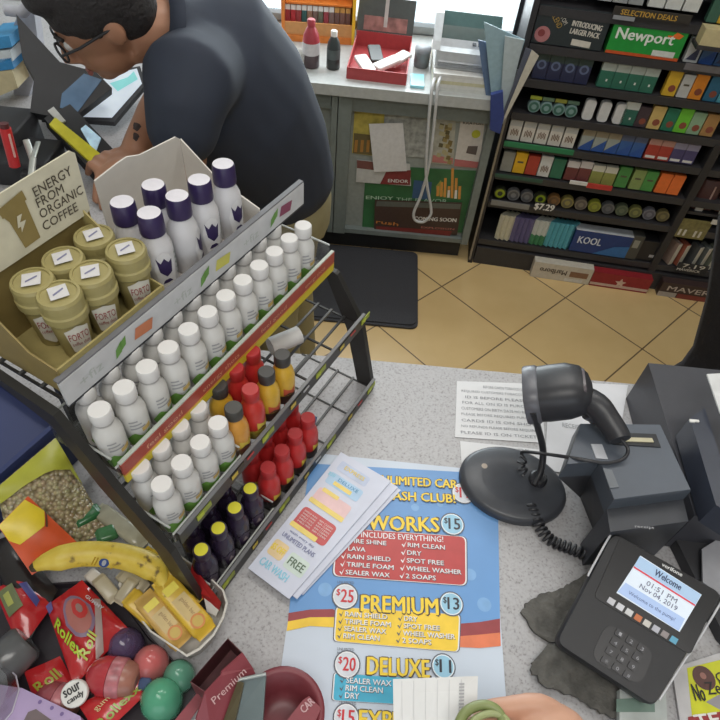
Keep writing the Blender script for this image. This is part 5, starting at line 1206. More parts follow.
# white tub with bars
tub = thing('white_tub', 'white open tub holding yellow candy bars below the rack corner', 'tub', on(185, 620))
rimpx = [(118, 585), (134, 612), (150, 632), (187, 657), (200, 650), (214, 636), (224, 618), (228, 603), (224, 590), (205, 572), (180, 555), (150, 548), (128, 560)]
rim = [onz(x, y, 1.115) for x, y in rimpx]; ctr = sum(rim, Vector()) / len(rim)
bot = [Vector((ctr.x + (p.x - ctr.x) * .86, ctr.y + (p.y - ctr.y) * .86, TOP + .001)) for p in rim]
inn = [Vector((ctr.x + (p.x - ctr.x) * .955, ctr.y + (p.y - ctr.y) * .955, 1.115)) for p in rim]
inb = [Vector((ctr.x + (p.x - ctr.x) * .84, ctr.y + (p.y - ctr.y) * .84, TOP + .004)) for p in rim]
TW = mat((200, 196, 188), .5)
MB().loft([bot, rim, inn, inb], TW, None, False, True, True).build('tub_wall', tub, False)
def bar(pa, pb_, wpx, za, zb, m, name, label, cat='candy bar', group='candy bars in the white tub', th=.012, deco=None, clearend=None):
    A_, B_ = onz(*pa, za), onz(*pb_, zb); x = (B_ - A_); L = x.length; x = x.normalized(); y = Z.cross(x).normalized(); n = x.cross(y); n = n if n.z > 0 else -n; y = n.cross(x)
    wd = wpx; mb = MB(); rings = []
    for t, k, h_ in ((0, .85, .1), (.07, .9, .15), (.1, 1, .8), (.2, 1, 1), (.8, 1, 1), (.9, 1, .8), (.93, .9, .15), (1, .85, .1)):
        c_ = A_ + x * (L * t); rings.append([c_ + y * (wd / 2 * k * math.copysign(abs(math.cos(q)) ** .5, math.cos(q))) + n * (th / 2 * h_ * math.copysign(abs(math.sin(q)) ** .6, math.sin(q)) ) for q in [2 * PI * i / 16 for i in range(16)]])
    mb.loft(rings, m)
    if deco: deco(mb, A_, x, y, n, L, wd, th)
    return tag(mb.build(name), label, cat, group)
YB = mat((206, 170, 56), .3, 0, .12, 40); YB2 = mat((196, 158, 84), .35, 0, .12, 40)
def bardeco(mb, A_, x, y, n, L, wd, th):
    e = th / 2 + .0006
    def qd(a0, a1, b0, b1, m, ee=0): mb.add([A_ + x * (L * a) + y * (wd * b_) + n * (e + ee) for a, b_ in ((a0, b0), (a1, b0), (a1, b1), (a0, b1))], [(0, 1, 2, 3)], m)
    qd(.36, .70, -.3, .34, mat((196, 170, 110), .35))
    mb.text('golden bar', A_ + x * (L * .40) + y * (-wd * .05), A_ + x * (L * .68) + y * (-wd * .05), wd * .22, mat((140, 106, 60), .4), n, e + .0004, .0, y)
    qd(.16, .28, -.3, .3, mat((222, 204, 70), .25), .0002)
    mb.disc(A_ + x * (L * .78) + n * e, wd * .3, n, mat((196, 120, 50), .4), .0003, 18); mb.disc(A_ + x * (L * .78) + n * e, wd * .22, n, mat((190, 160, 70), .4), .0006, 18)
bar((148, 546), (202, 600), .024, 1.118, 1.104, mat((206, 172, 40), .35), 'candy_bar', 'plain yellow wrapper behind the banana stem in the white tub')
bar((160, 578), (208, 634), .026, 1.13, 1.106, YB, 'candy_bar', 'yellow candy bar leaning in the right of the white tub', deco=bardeco)
bar((142, 595), (184, 644), .025, 1.126, 1.104, YB2, 'candy_bar', 'yellow-tan candy bar at the front of the white tub', deco=bardeco)
bar((128, 595), (158, 622), .022, 1.122, 1.106, YB, 'candy_bar', 'short yellow candy bar at the left of the white tub', deco=None)
mb = MB(); Pq = [onz(192, 564, 1.135), onz(221, 602, 1.118), onz(219, 610, 1.105), onz(205, 600, 1.105), onz(188, 586, 1.115)]
mb.slab(Pq[::-1], Z, .004, RED); mb.slab([onz(x, y, z) for x, y, z in [(204, 598, 1.108), (219, 609, 1.105), (216, 616, 1.10), (207, 612, 1.10)]][::-1], Z, .004, WHITE)
tag(mb.build('snack_packet'), 'red packet with white end at the right edge of the white tub', 'packet')
# pale wrapped bars left of tub
WR = mat((176, 166, 142), .3, 0, .15, 30)
bar((97, 577), (116, 600), .016, 1.12, 1.112, WR, 'candy_bar', 'beige wrapped bar right of the red candy bag, the upper of two', 'candy bar', 'beige wrapped bars')
bar((135, 578), (118, 604), .014, 1.12, 1.112, WR, 'candy_bar', 'beige wrapped bar next to the yellow bars, the lower of two', 'candy bar', 'beige wrapped bars')
bar((120, 572), (146, 590), .018, 1.114, 1.11, WR, 'candy_bar', 'beige wrapped bar under the banana stem, behind the yellow bars', 'candy bar', 'beige wrapped bars')
bar((88, 572), (104, 586), .014, 1.114, 1.11, mat((206, 200, 190), .3), 'candy_bar', 'small white wrapped bar under the middle of the banana', 'candy bar', 'beige wrapped bars')
# clear twisted wrapper + green sweets
bar((97, 508), (146, 545), .020, 1.11, 1.112, mat((164, 160, 140), .2, 0, .15, 40), 'candy_tube', 'long translucent wrapped stick between the banana and the rack', 'candy', None, .014)
bar((72, 524), (100, 508), .02, 1.115, 1.112, mat((50, 104, 62), .25, 0, .2, 40), 'wrapped_candy', 'green wrapped sweet above the banana, the left of two', 'candy', 'green wrapped sweets')
bar((96, 538), (118, 530), .018, 1.115, 1.112, mat((64, 112, 70), .25, 0, .25, 40), 'wrapped_candy', 'green wrapped sweet above the banana, the right of two', 'candy', 'green wrapped sweets')
# black pouch
mb = pillow([(-20, 545), (12, 535), (58, 590), (30, 640)], 1.118, 1.10, mat((40, 36, 36), .2), .008, 8, 8, 9, .001)
tag(mb.build('snack_bag'), 'black shiny pouch under the orange snack bag', 'snack bag')
ti = MB(); tp_ = [on(x, y) for x, y in [(-25, 575), (40, 590), (110, 585), (150, 640), (200, 690), (170, 740), (-25, 790)]]
cti = sum(tp_, Vector()) / 7; DKT = mat((50, 44, 50), .4)
ti.loft([[p + Z * .001 for p in tp_], [p.lerp(cti, -.03) + Z * .012 for p in tp_], [p.lerp(cti, .0) + Z * .012 for p in tp_], [p.lerp(cti, .02) + Z * .003 for p in tp_]][::1], DKT, None, False, True, True)
tag(ti.build('added_gap_tray'), 'shallow dark tray under the heap of candy at lower left', 'tray')  # added so the gaps between the candies come out dark
# red candy bag with gummy rings
RB = mat((184, 40, 44), .2, 0, .1, 30, 0, 0, .4)
mb = pillow([(46, 606), (82, 580), (129, 629), (74, 686)], 1.118, 1.108, RB, .012, 14, 14, 11, .0018)
spatch(mb, [(.28 + .27 * math.cos(a) + .24, .42 + .30 * math.sin(a)) for a in [2 * PI * k / 14 for k in range(14)]], mat((130, 106, 130), .25), .0008)
spatch(mb, [(.28 + .22 * math.cos(a) + .24, .42 + .25 * math.sin(a)) for a in [2 * PI * k / 14 for k in range(14)]], mat((168, 104, 96), .25), .0011)
spatch(mb, [(.60 + .14 * math.cos(a), .36 + .15 * math.sin(a)) for a in [2 * PI * k / 12 for k in range(12)]], mat((186, 56, 54), .25), .0014)
spatch(mb, [(.60 + .06 * math.cos(a), .36 + .07 * math.sin(a)) for a in [2 * PI * k / 12 for k in range(12)]], mat((150, 118, 112), .25), .0018)
stext(mb, 'Rollex', .02, .30, .22, .86, .16, mat((74, 110, 46), .3), .06, .002); stext(mb, 'Rollex', .03, .31, .22, .85, .14, mat((176, 196, 50), .3), .03, .0026)
stext(mb, 'Roll', .30, .93, .60, .80, .14, mat((170, 180, 50), .3), .03, .0022)
stext(mb, 'GUMMY', .80, .28, .88, .58, .07, mat((196, 186, 196), .3), .03, .0022)
spatch(mb, [(.40, .995), (.98, .30), (.995, .42), (.55, .99)], mat((166, 146, 142), .2), .0016)
spatch(mb, [(0, .02), (.16, .0), (.14, .12), (.02, .14)], mat((96, 84, 140), .3), .0014)
tag(mb.build('candy_bag'), 'large red bag of gummy rings with yellow-green lettering', 'candy bag')
mb = pillow([(-6, 590), (22, 574), (52, 606), (20, 650)], 1.112, 1.102, RB, .008, 8, 8, 12, .002)
spatch(mb, [(.1, .1), (.6, .1), (.55, .6), (.1, .55)], mat((108, 116, 80), .3), .001); spatch(mb, [(.2, .2), (.4, .2), (.38, .45), (.2, .42)], mat((168, 170, 90), .3), .0014); spatch(mb, [(.75, .2), (.95, .25), (.9, .75), (.75, .8)], mat((70, 72, 130), .3), .0012)
tag(mb.build('candy_bag'), 'red candy bag with green picture at the left edge', 'candy bag')
mb = pillow([(24, 672), (60, 656), (78, 690), (36, 706)], 1.102, 1.096, RB, .006, 8, 6, 13, .0012); stext(mb, 'Roll', .2, .75, .85, .55, .3, mat((150, 150, 50), .3), .03)
tag(mb.build('candy_bag'), 'small red candy pack below the large red bag', 'candy bag')
mb = pillow([(78, 705), (138, 674), (146, 694), (100, 738)], 1.108, 1.106, RB, .006, 8, 6, 14, .0012); stext(mb, 'Rollexx', .12, .92, .98, .75, .28, mat((130, 150, 50), .3), .03); stext(mb, 'gummy', .2, .5, .7, .35, .15, mat((196, 190, 140), .3), .0)
tag(mb.build('candy_bag'), 'red candy pack in front of the pink egg-shaped bottle', 'candy bag')
# grey clear cup at left edge
gc = thing('clear_cup', 'grey clear plastic cup lying at the left edge', 'cup', onz(18, 660, TOP))
pa_, pb2 = onz(28, 640, 1.112), onz(-6, 672, 1.108)
MB().tube([pa_, pa_.lerp(pb2, .1), pa_.lerp(pb2, .9), pb2], .02, mat((96, 96, 98), .2, 0, .15, 30), None, 16, [.017, .021, .023, .02]).build('cup_wall', gc, False)
# egg-shaped candy bottles
def candy_mat(rgb):
    m = bpy.data.materials.new('candy_shell'); m.use_nodes = True; nt = m.node_tree; b = nt.nodes['Principled BSDF']
    b.inputs['Base Color'].default_value = (*lin(rgb), 1); b.inputs['Roughness'].default_value = .15; b.inputs['Coat Weight'].default_value = .5
    tc = nt.nodes.new('ShaderNodeTexCoord'); no = nt.nodes.new('ShaderNodeTexNoise'); no.inputs['Scale'].default_value = 40; nt.links.new(tc.outputs['Object'], no.inputs['Vector'])
    t = nt.nodes.new('ShaderNodeBsdfTransparent'); t.inputs[0].default_value = (*[.4 + .6 * v for v in lin(rgb)], 1)
    ma = nt.nodes.new('ShaderNodeMath'); ma.operation = 'MULTIPLY_ADD'; ma.inputs[1].default_value = .3; ma.inputs[2].default_value = .32
    mx = nt.nodes.new('ShaderNodeMixShader'); nt.links.new(no.outputs['Fac'], ma.inputs[0]); nt.links.new(ma.outputs[0], mx.inputs[0])
    nt.links.new(b.outputs[0], mx.inputs[1]); nt.links.new(t.outputs[0], mx.inputs[2]); nt.links.new(mx.outputs[0], nt.nodes['Material Output'].inputs[0])
    return m
def egg(px, py, z, r_, c1, c2, label, lying=None, grp='egg-shaped candy bottles'):
    p = onz(px, py, z); t = thing('candy_bottle', label, 'candy', Vector((p.x, p.y, TOP + .001)), 0, grp)
    top = p.z - TOP
    if lying:
        d = (onz(*lying, z) - p); L = d.length; x = d.normalized(); y = Z.cross(x).normalized(); n_ = x.cross(y)
        Mx = Matrix((x, y, n_)).transposed().to_4x4(); Mx.translation = p
        def sec(prof, m, nm, c=True): 
            mb = MB(); mb.loft([[Mx @ Vector((xx, rr * math.cos(q), rr * math.sin(q))) for q in [2 * PI * i / 18 for i in range(18)]] for xx, rr in prof], m); return mb.build(nm, t, False)
        sec([(-L * .95, .002), (-L * .9, r_ * .4), (-L * .7, r_ * .75), (-L * .3, r_), (.0, r_)], mat(c1, .15, 0, .08, 30, 0, 0, .6), 'candy_dome')
        sec([(.0005, r_), (L * .45, r_ * 1.0), (L * .5, r_ * .93)], mat((176, 106, 112), .3, 0, .35, 90), 'wrapper_band')
        sec([(L * .505, r_ * .93), (L * .9, r_ * .8), (L, r_ * .5)], mat((150, 100, 86), .3, 0, .2, 50), 'base_cap')
    else:
        hz = top
        MB().lathe([(r_ * .85, 0), (r_ * .95, hz - r_ * 1.2), (r_, hz - r_ * .5), (r_ * .93, hz + r_ * .05), (r_ * .7, hz + r_ * .5), (r_ * .35, hz + r_ * .78), (.0003, hz + r_ * .86)], candy_mat(c1), cap1=False).build('candy_dome', t)
        MB().ball((0, 0, hz - r_ * .05), r_ * .62, mat(c2, .2, 0, .1, 30)).build('candy_core', t)
    return t
egg(112, 677, 1.11, .0195, (176, 52, 60), None, 'pink-red egg-shaped candy bottle lying in front of the red bag', (138, 681))
egg(150, 662, 1.105, .0185, (226, 130, 130), (216, 70, 60), 'round pink candy bottle upright beside the white tub')
egg(178, 675, 1.098, .0165, (120, 186, 158), (80, 92, 84), 'small green candy bottle beside the maroon boxes')
egg(160, 698, 1.108, .0205, (110, 200, 160), (116, 116, 110), 'large green candy bottle at the bottom edge')
egg(124, 645, 1.098, .02, (110, 92, 130), (70, 54, 84), 'dark purple candy bottle behind the pink ones')
lidded = egg(57, 700, 1.096, .0165, (146, 70, 78), None, 'dull pink candy bottle with a white lettered lid', (78, 706))
# white lid with lettering
lp = onz(74, 694, 1.122); nl = Vector((.1, -.35, .9)).normalized()
mb = MB(); xd = nl.cross(Vector((.6, .75, 0))).normalized(); yd_ = nl.cross(xd)
rg = [[lp + (xd * math.cos(q) + yd_ * math.sin(q)) * r_ + nl * h_ for q in [2 * PI * i / 22 for i in range(22)]] for r_, h_ in ((.0125, -.006), (.0125, -.001), (.0117, 0))]
mb.loft(rg, mat((214, 212, 208), .35)); tx_ = Vector((.75, .62, 0)); tx_ = (tx_ - nl * tx_.dot(nl)).normalized(); ty = nl.cross(tx_)
for k, s_ in enumerate(('sour', 'candy')): mb.text(s_, lp - tx_ * .008 + ty * (.001 - .008 * k), lp + tx_ * .008 + ty * (.001 - .008 * k), .0065, mat((40, 40, 40), .4), nl, .0006, .03)
mb.build('lid', lidded, False)['label'] = 'white round lid with dark lettering'
tag(MB().box(onz(146, 686, 1.10), (.012, .012, .02), mat((60, 76, 110), .3), bev=.003).build('wrapped_candy'), 'small blue wrapped sweet left of the large green candy bottle', 'candy')
# lavender carton & blister
LV = mat((172, 152, 190), .45, 0, .06, 30)
mb = pillow([(20, 690), (34, 694), (90, 735), (-10, 760)], 1.115, 1.10, LV, .003, 8, 6, 21, .0004)
mb2 = MB(); 
lv = thing('lavender_carton', 'lavender carton with a clear blister at the lower left corner', 'carton', on(20, 715))
MB().slab([onz(x, y, 1.118) for x, y in [(-30, 680), (22, 688), (80, 716), (96, 760), (-30, 780)]][::-1], Z, .03, LV).build('carton_body', lv, False)
MB().slab([onz(x, y, 1.1185) for x, y in [(22, 724), (28, 712), (36, 709), (60, 726), (60, 760), (20, 760)]][::-1], Z, .0006, mat((112, 98, 100), .4)).build('carton_window', lv, False)
bl = [onz(x, y, 1.119) for x, y in [(-30, 668), (8, 668), (16, 676), (19, 690), (12, 712), (0, 726), (-30, 730)]]; bc_ = sum(bl, Vector()) / 7
MB().loft([bl[::-1], [p.lerp(bc_, .06) + Z * .012 for p in bl][::-1], [p.lerp(bc_, .2) + Z * .018 for p in bl][::-1]], FROST, None, True, False, True).tube(bl + [bl[0]], .0008, mat((196, 190, 204), .3)).build('blister', lv, False)
for (x, y) in ((40, 702), (52, 708), (62, 714), (70, 722)): MB().disc(onz(x, y, 1.1182), .0018, Z, mat((120, 100, 150), .4), .0004).build('printed_dot', lv, False)

# ------------------------------------------------------------------ maroon accessory display
MR = mat((120, 52, 60), .4, 0, .04); MRD = mat((84, 40, 44), .5, 0, .04); MRL = mat((134, 62, 70), .4, 0, .04)
dz = 1.16
ab = thing('accessory_display', 'maroon cardboard display with round raised ring near the bottom', 'display box', on(265, 715))
def pz(x, y, z=dz): return onz(x, y, z)
# tall open carton
A4 = [pz(190, 682), pz(228, 638), pz(243, 653), pz(205, 692)]
mb = MB(); base4 = [Vector((p.x, p.y, TOP + .001)) for p in A4]
mb.loft([base4[::-1], A4[::-1]], MR, None, False, True, False)
ins = [Vector((p.x, p.y, dz - .035)) for p in A4]
c4 = sum(A4, Vector()) / 4; A5 = [c4 + (p - c4) * .97 for p in A4]; i5 = [Vector((p.x, p.y, dz - .035)) for p in A5]
mb.loft([A4[::-1], A5[::-1], i5[::-1]], MRD, None, False, False, True); mb.build('tall_carton', ab, False)
# front card with lettering
mb = MB(); FP = [pz(205, 693, dz + .001), pz(221, 676, dz + .001), pz(222, 672, dz + .001), pz(243, 653, dz + .001), pz(253, 668, dz - .012), pz(262, 690, dz - .03), pz(212, 740, dz - .03), pz(196, 720, dz - .012)]
mb.slab(FP[::-1], Vector((.6, -.55, .6)).normalized(), .002, MRL)
nn_ = (FP[3] - FP[0]).cross(FP[6] - FP[0]).normalized(); nn_ = nn_ if nn_.z > 0 else -nn_
mb.text('Premium', pz(214, 704, dz), pz(246, 672, dz), .0075, mat((206, 170, 170), .4), nn_, .0015, 0); mb.build('front_card', ab, False)
MB().slab([pz(x, y, dz - .02) for x, y in [(197, 693), (204, 700), (186, 726), (170, 740), (170, 726)]][::-1], Z, .002, MRL).build('side_card', ab, False)
MB().slab([pz(x, y, dz - .022) for x, y in [(206, 706), (214, 712), (214, 745), (190, 745), (192, 722)]][::-1], Z, .002, mat((190, 184, 182), .4)).build('price_label', ab, False)
# raised ring
cx = on(282, 712, .05); r_out = (onz(326, 712, cx.z) - onz(240, 712, cx.z)).length / 2
mb = MB(); mb.lathe([(r_out, 0), (r_out, .05), (r_out * .84, .05), (r_out * .70, .012), (r_out * .3, .008), (.0005, .008)], MR, Matrix.Translation((cx.x, cx.y, TOP + .0005)), 36, cap1=False); mb.build('round_holder', ab, False)
cz_ = TOP + .052
mb = MB(); tp = [onz(x, y, cz_) for x, y in [(303, 700), (309, 696), (321, 708), (312, 730), (286, 742), (284, 724)]]
mb.slab(tp[::-1], Z, .003, MRL); mb.text('CAR', onz(304, 714, cz_), onz(315, 703, cz_), .007, mat((196, 160, 164), .4), Z, .0008, .02); mb.build('name_tab', ab, False)
gi = thing('car_charger', 'grey metallic gadget standing in the round maroon holder', 'gadget', onz(250, 712, TOP + .01))
GI = mat((112, 124, 126), .3, .3, .1, 30)
q4 = [onz(238, 680, TOP + .075), onz(266, 674, TOP + .075), onz(262, 735, TOP + .05), onz(222, 735, TOP + .05)]
mb = MB(); mb.slab(q4[::-1], Z, .012, GI); mb.build('gadget_body', gi, False)
mb = MB(); mb.slab([onz(x, y, z) for x, y, z in [(238, 680, TOP + .075), (244, 683, TOP + .078), (232, 735, TOP + .055), (218, 735, TOP + .05)]][::-1], Z, .016, mat((92, 84, 62), .35, .2)).build('gold_side', gi, False)
MB().tube([q4[0], q4[1]], .0018, mat((150, 156, 154), .3, .4)).build('top_edge', gi, False)

# ------------------------------------------------------------------ customer's hand with receipts
SKIN = mat((196, 150, 126), .5, 0, .06, 25)
hd = thing('person', "customer's bare hand pinching a white receipt at the bottom edge", 'person', onz(520, 740, 1.14))
hz = 1.205
HB = MB()
def chain(pts, rad): HB.tube(smooth_pts(pts, 3), .01, SKIN, None, 10, [rad[0] + (rad[-1] - rad[0]) * i / (3 * (len(pts) - 1)) for i in range(3 * (len(pts) - 1) + 1)]); HB.ball(Vector(pts[-1]), rad[-1], SKIN, None, 10, 6); HB.ball(Vector(pts[0]), rad[0], SKIN, None, 10, 6)
h = lambda x, y, z=hz: onz(x, y, z)
wr_ = h(575, 800, hz + .0)
HB.tube([wr_ + Vector((.02, -.06, .01)), wr_, h(560, 760, hz)], .028, SKIN, None, 14, [.03, .028, .03])
HB.ball(h(550, 735, hz - .004), .030, SKIN, None, 16, 9, 1.2, .9, .75)
# index finger over the slip, curling back, then middle, ring, little below it; thumb above
chain([h(562, 720, hz), h(540, 706, hz + .008), h(510, 708, hz + .004), h(484, 712, hz - .004), h(468, 722, hz - .012)], [.0115, .0082])
chain([h(563, 728, hz - .010), h(538, 718, hz - .008), h(506, 722, hz - .014), h(482, 730, hz - .018)], [.0115, .0082])
chain([h(560, 742, hz - .018), h(532, 736, hz - .018), h(502, 742, hz - .024), h(484, 748, hz - .022)], [.011, .008])
chain([h(556, 756, hz - .024), h(532, 754, hz - .026), h(508, 758, hz - .03)], [.0095, .007])
chain([h(556, 752, hz + .012), h(524, 745, hz + .020), h(496, 730, hz + .014), h(478, 722, hz + .006)], [.013, .009])
remesh(HB, 'hand', .0022, hd, False, 5)
MB().ball(h(474, 722, hz + .0135), .006, mat((214, 176, 158), .3), None, 10, 6, 1.2, 1, .35).build('thumbnail', hd, False)
rc = MB(); P = [onz(x, y, z) for x, y, z in [(393, 679, hz - .004), (478, 676, hz - .001), (476, 745, hz - .006), (394, 745, hz - .012)]]
rc.slab(P[::-1], Z, .0008, mat((216, 216, 216), .5, 0, .02)); 
for k in range(6):
    a = .1 + .14 * k
    rc.slab([P[0].lerp(P[1], a + d) .lerp(P[3].lerp(P[2], a + d), v) + Z * .0003 for d, v in ((0, .04), (.006, .04), (.006, .95), (0, .95))][::-1], Z, .0002, mat((196, 196, 198), .5))
for k in range(14):
    v = .1 + .05 * k; rc.slab([P[0].lerp(P[1], a).lerp(P[3].lerp(P[2], a), v + d) + Z * .0004 for a, d in ((.78, 0), (.84, 0), (.84, .025), (.78, .025))][::-1], Z, .0002, mat((170, 170, 174), .5))
tag(rc.build('receipt'), "white printed receipt slip held over the poster by the customer's fingers", 'paper')
gr = MB(); gp = [onz(x, y, hz + .022) for x, y in [(458, 726), (464, 714), (474, 707), (486, 705), (497, 710), (503, 720)]]
gr.tube(smooth_pts(gp, 4), .0042, mat((126, 136, 84), .4)); gr.tube(smooth_pts([p + Vector((.006, -.006, .001)) for p in gp], 4), .003, mat((150, 158, 108), .4))
tag(gr.build('wrist_band'), "olive green rubber band looped over the customer's fingers", 'band')

# ------------------------------------------------------------------ clerk bending behind the rack
ck = thing('person', 'clerk in a dark navy polo and khaki trousers bending over behind the rack', 'person', (-.22, 1.40, .016))
CS = mat((164, 118, 92), .5, 0, .05, 20)
NAVY = mat((40, 46, 60), .8, 0, .08, 14); KHA = mat((150, 140, 104), .8, 0, .06, 20)
def ring(c_, axis, side, a_, b_, n_=20):
    axis = axis.normalized(); side = (side - axis * side.dot(axis)).normalized(); o2 = axis.cross(side)
    return [c_ + side * (a_ * math.cos(2 * PI * i / n_)) + o2 * (b_ * math.sin(2 * PI * i / n_)) for i in range(n_)]
Y_ = Vector((0, 1, 0))
hip, waist, chest, shl, nk0 = Vector((-.215, 1.40, .885)), Vector((-.235, 1.38, .99)), Vector((-.285, 1.32, 1.13)), Vector((-.335, 1.25, 1.245)), Vector((-.395, 1.185, 1.325))
head = ony(99, 12, 1.13)
TR_ = MB()
sidev = Vector((.35, 1, 0))
TR_.loft([ring(hip - Z * .04, Z, sidev, .150, .105), ring(hip, Z, sidev, .165, .118), ring(waist, chest - hip, sidev, .165, .122), ring(chest, shl - waist, sidev, .185, .132), ring(shl, nk0 - chest, sidev, .19, .112), ring(shl.lerp(nk0, .6), nk0 - chest, sidev, .13, .085), ring(nk0, head - nk0, sidev, .064, .064)], NAVY)
nsh = Vector((-.335, 1.075, 1.285)); fsh = Vector((-.30, 1.42, 1.27))
elb = ony(184, 160, 1.03); hem_ = ony(183, 128, 1.03)
def limb(mb, pts, rad, m, k=14):
    mb.tube(pts, .05, m, None, k, rad); mb.ball(pts[0], rad[0], m, None, k, 8); mb.ball(pts[-1], rad[-1], m, None, k, 8)
limb(TR_, [shl + Vector((0, -.08, .02)), nsh, nsh.lerp(hem_, .6), hem_], [.085, .084, .072, .066], NAVY)
felb = ony(170, 90, 1.26); fwr = ony(136, 148, 1.09)
limb(TR_, [shl + Vector((0, .1, .01)), fsh, fsh.lerp(felb, .6)], [.085, .078, .066], NAVY)
remesh(TR_, 'polo_shirt', .010, ck, False, 8)
# trousers
PT_ = MB()
PT_.loft([ring(hip + Z * .03, Z, sidev, .140, .10), ring(hip - Z * .06, Z, sidev, .158, .112), ring(hip - Z * .14, Z, sidev, .155, .11)], KHA)
for s_ in (-1, 1):
    a = hip + Vector((.012 * s_, .078 * s_, -.12)); PT_.tube([a, Vector((a.x - .015, a.y + .01 * s_, .48)), Vector((a.x + .012, a.y + .012 * s_, .09))], .08, KHA, None, 14, [.082, .066, .058])
remesh(PT_, 'trousers', .010, ck, False, 4)
for s_ in (-1, 1):
    a = hip + Vector((.024 * s_ - .0, .09 * s_, 0)); mb = MB(); mb.ball(Vector((a.x - .05, a.y, .060)), .05, BLACK, None, 14, 8, 2.4, .95, .85); o = mb.build('shoe', ck, False)
# body: head, neck, arms, hands in one skin
BD = MB()
fdir = Vector((-.80, -.34, -.50)).normalized(); upd = (Vector((-.35, -.28, .9)) - fdir * Vector((-.35, -.28, .9)).dot(fdir)).normalized(); lf = upd.cross(fdir)
Mh = (Matrix((fdir, lf, upd)).transposed() * .86).to_4x4(); Mh.translation = head
BD.ball((0, 0, .012), .092, CS, Mh, 20, 12, 1.05, .84, 1.1)
BD.ball((.03, 0, -.055), .066, CS, Mh, 18, 10, .95, .88, 1.0)
BD.ball((.06, 0, -.095), .03, CS, Mh, 12, 8, 1, 1.1, .8)
BD.tube([Mh @ Vector((.092, 0, .0)), Mh @ Vector((.112, 0, -.035)), Mh @ Vector((.094, 0, -.048))], .01, CS, None, 8, [.008, .015, .012])
for s_ in (-1, 1):
    BD.ball((-.012, .078 * s_, -.012), .027, CS, Mh, 12, 8, .7, .32, 1.15)
    BD.ball((.082, .032 * s_, -.002), .014, CS, Mh, 10, 6, .6, 1, .6)
BD.ball((.088, 0, -.072), .02, CS, Mh, 10, 6, .6, 1.2, .45)
BD.tube([nk0 + Vector((.03, .02, -.02)), nk0, head + upd * -.05 - fdir * .02], .056, CS, None, 14, [.062, .056, .056])
limb(BD, [nsh.lerp(hem_, .5), nsh.lerp(hem_, .8), elb], [.045, .046, .042], CS)
nwr = ony(138, 180, .99); 
limb(BD, [elb, elb.lerp(nwr, .5), nwr], [.043, .038, .026], CS)
limb(BD, [fsh.lerp(felb, .4), felb], [.036, .040], CS)
limb(BD, [felb, felb.lerp(fwr, .4), fwr], [.040, .039, .028], CS)
def hand(wr_, d, pn, s_):
    d = d.normalized(); sd_ = d.cross(pn).normalized() * s_; pn = pn.normalized()
    BD.ball(wr_ + d * .045, .04, CS, Matrix.Identity(4), 12, 8, 1, 1, .55)
    for k, L in enumerate((.068, .078, .072, .056)):
        b_ = wr_ + d * .075 + sd_ * (.03 - .02 * k); m1 = b_ + d * L * .5 + pn * .006; t_ = b_ + d * L * .85 - pn * .022
        BD.tube([wr_ + d * .04 + sd_ * (.02 - .014 * k), b_, m1, t_], .009, CS, None, 8, [.012, .0105, .0095, .008]); BD.ball(t_, .008, CS, None, 8, 6)
    tb = wr_ + d * .02 + sd_ * .035; BD.tube([wr_ + d * .015, tb, tb + d * .035 + sd_ * .012, tb + d * .06 - pn * .012], .011, CS, None, 8, [.014, .013, .011, .009])
hand(nwr, ony(100, 158, 1.06) - nwr, Vector((0, 0, 1)), 1)
hand(fwr, fwr - felb, Vector((.1, .2, 1)), -1)
remesh(BD, 'body', .0055, ck, False, 5)
# tattoo
from mathutils.bvhtree import BVHTree
bo = [c for c in ck.children if c.name.startswith('body')][0]; off_ = mworld(ck).translation
bvh = BVHTree.FromPolygons([v.co + off_ for v in bo.data.vertices], [tuple(p.vertices) for p in bo.data.polygons])
mb = MB(); TM = mat((58, 44, 42), .6, 0, .3, 90)
for cx_, cy_, qx, qy in ((130, 132, 6, 5), (137, 127, 4.5, 4), (126, 139, 4, 3.5), (136, 137, 3.5, 4)):
    pts = []
    for i in range(12):
        d = ray(cx_ + qx * (1 + .25 * math.sin(5 * i)) * math.cos(2 * PI * i / 12), cy_ + qy * (1 + .25 * math.cos(4 * i)) * math.sin(2 * PI * i / 12)).normalized()
        hit = bvh.ray_cast(CP, d)
        if hit[0] is not None and (hit[0] - CP).length < 1.45: pts.append(hit[0] + hit[1] * .0012)
    cc_ = bvh.ray_cast(CP, ray(cx_, cy_).normalized())
    if len(pts) == 12 and cc_[0] is not None: mb.add(pts + [cc_[0] + cc_[1] * .0014], [(i, (i + 1) % 12, 12) for i in range(12)], TM)
if mb.v: mb.build('tattoo', ck, False)
# hair cap
HM = mat((36, 32, 32), .7, 0, .2, 120, .4)
HR = MB(); HR.ball((-.014, 0, .032), .098, HM, Mh, 20, 12, 1.1, .87, 1.04); HR.ball((-.045, 0, -.01), .082, HM, Mh, 18, 10, .86, .92, 1.0); HR.ball((.05, 0, .085), .05, HM, Mh, 14, 8, 1.1, 1.2, .7)
remesh(HR, 'hair', .006, ck, False, 3)
gl = MB()
for s_ in (-1, 1):
    gl.tube([Mh @ Vector((.105, .034 * s_ + .024 * math.cos(q), -.004 + .018 * math.sin(q))) for q in [2 * PI * i / 16 for i in range(17)]], .0022, BLACK)
    gl.tube([Mh @ Vector((.104, .058 * s_, .002)), Mh @ Vector((.06, .078 * s_, .003)), Mh @ Vector((-.01, .082 * s_, .0))], .0024, BLACK)
gl.tube([Mh @ Vector((.106, .01, .0)), Mh @ Vector((.106, -.01, .0))], .002, BLACK)
gl.build('glasses', ck, False)
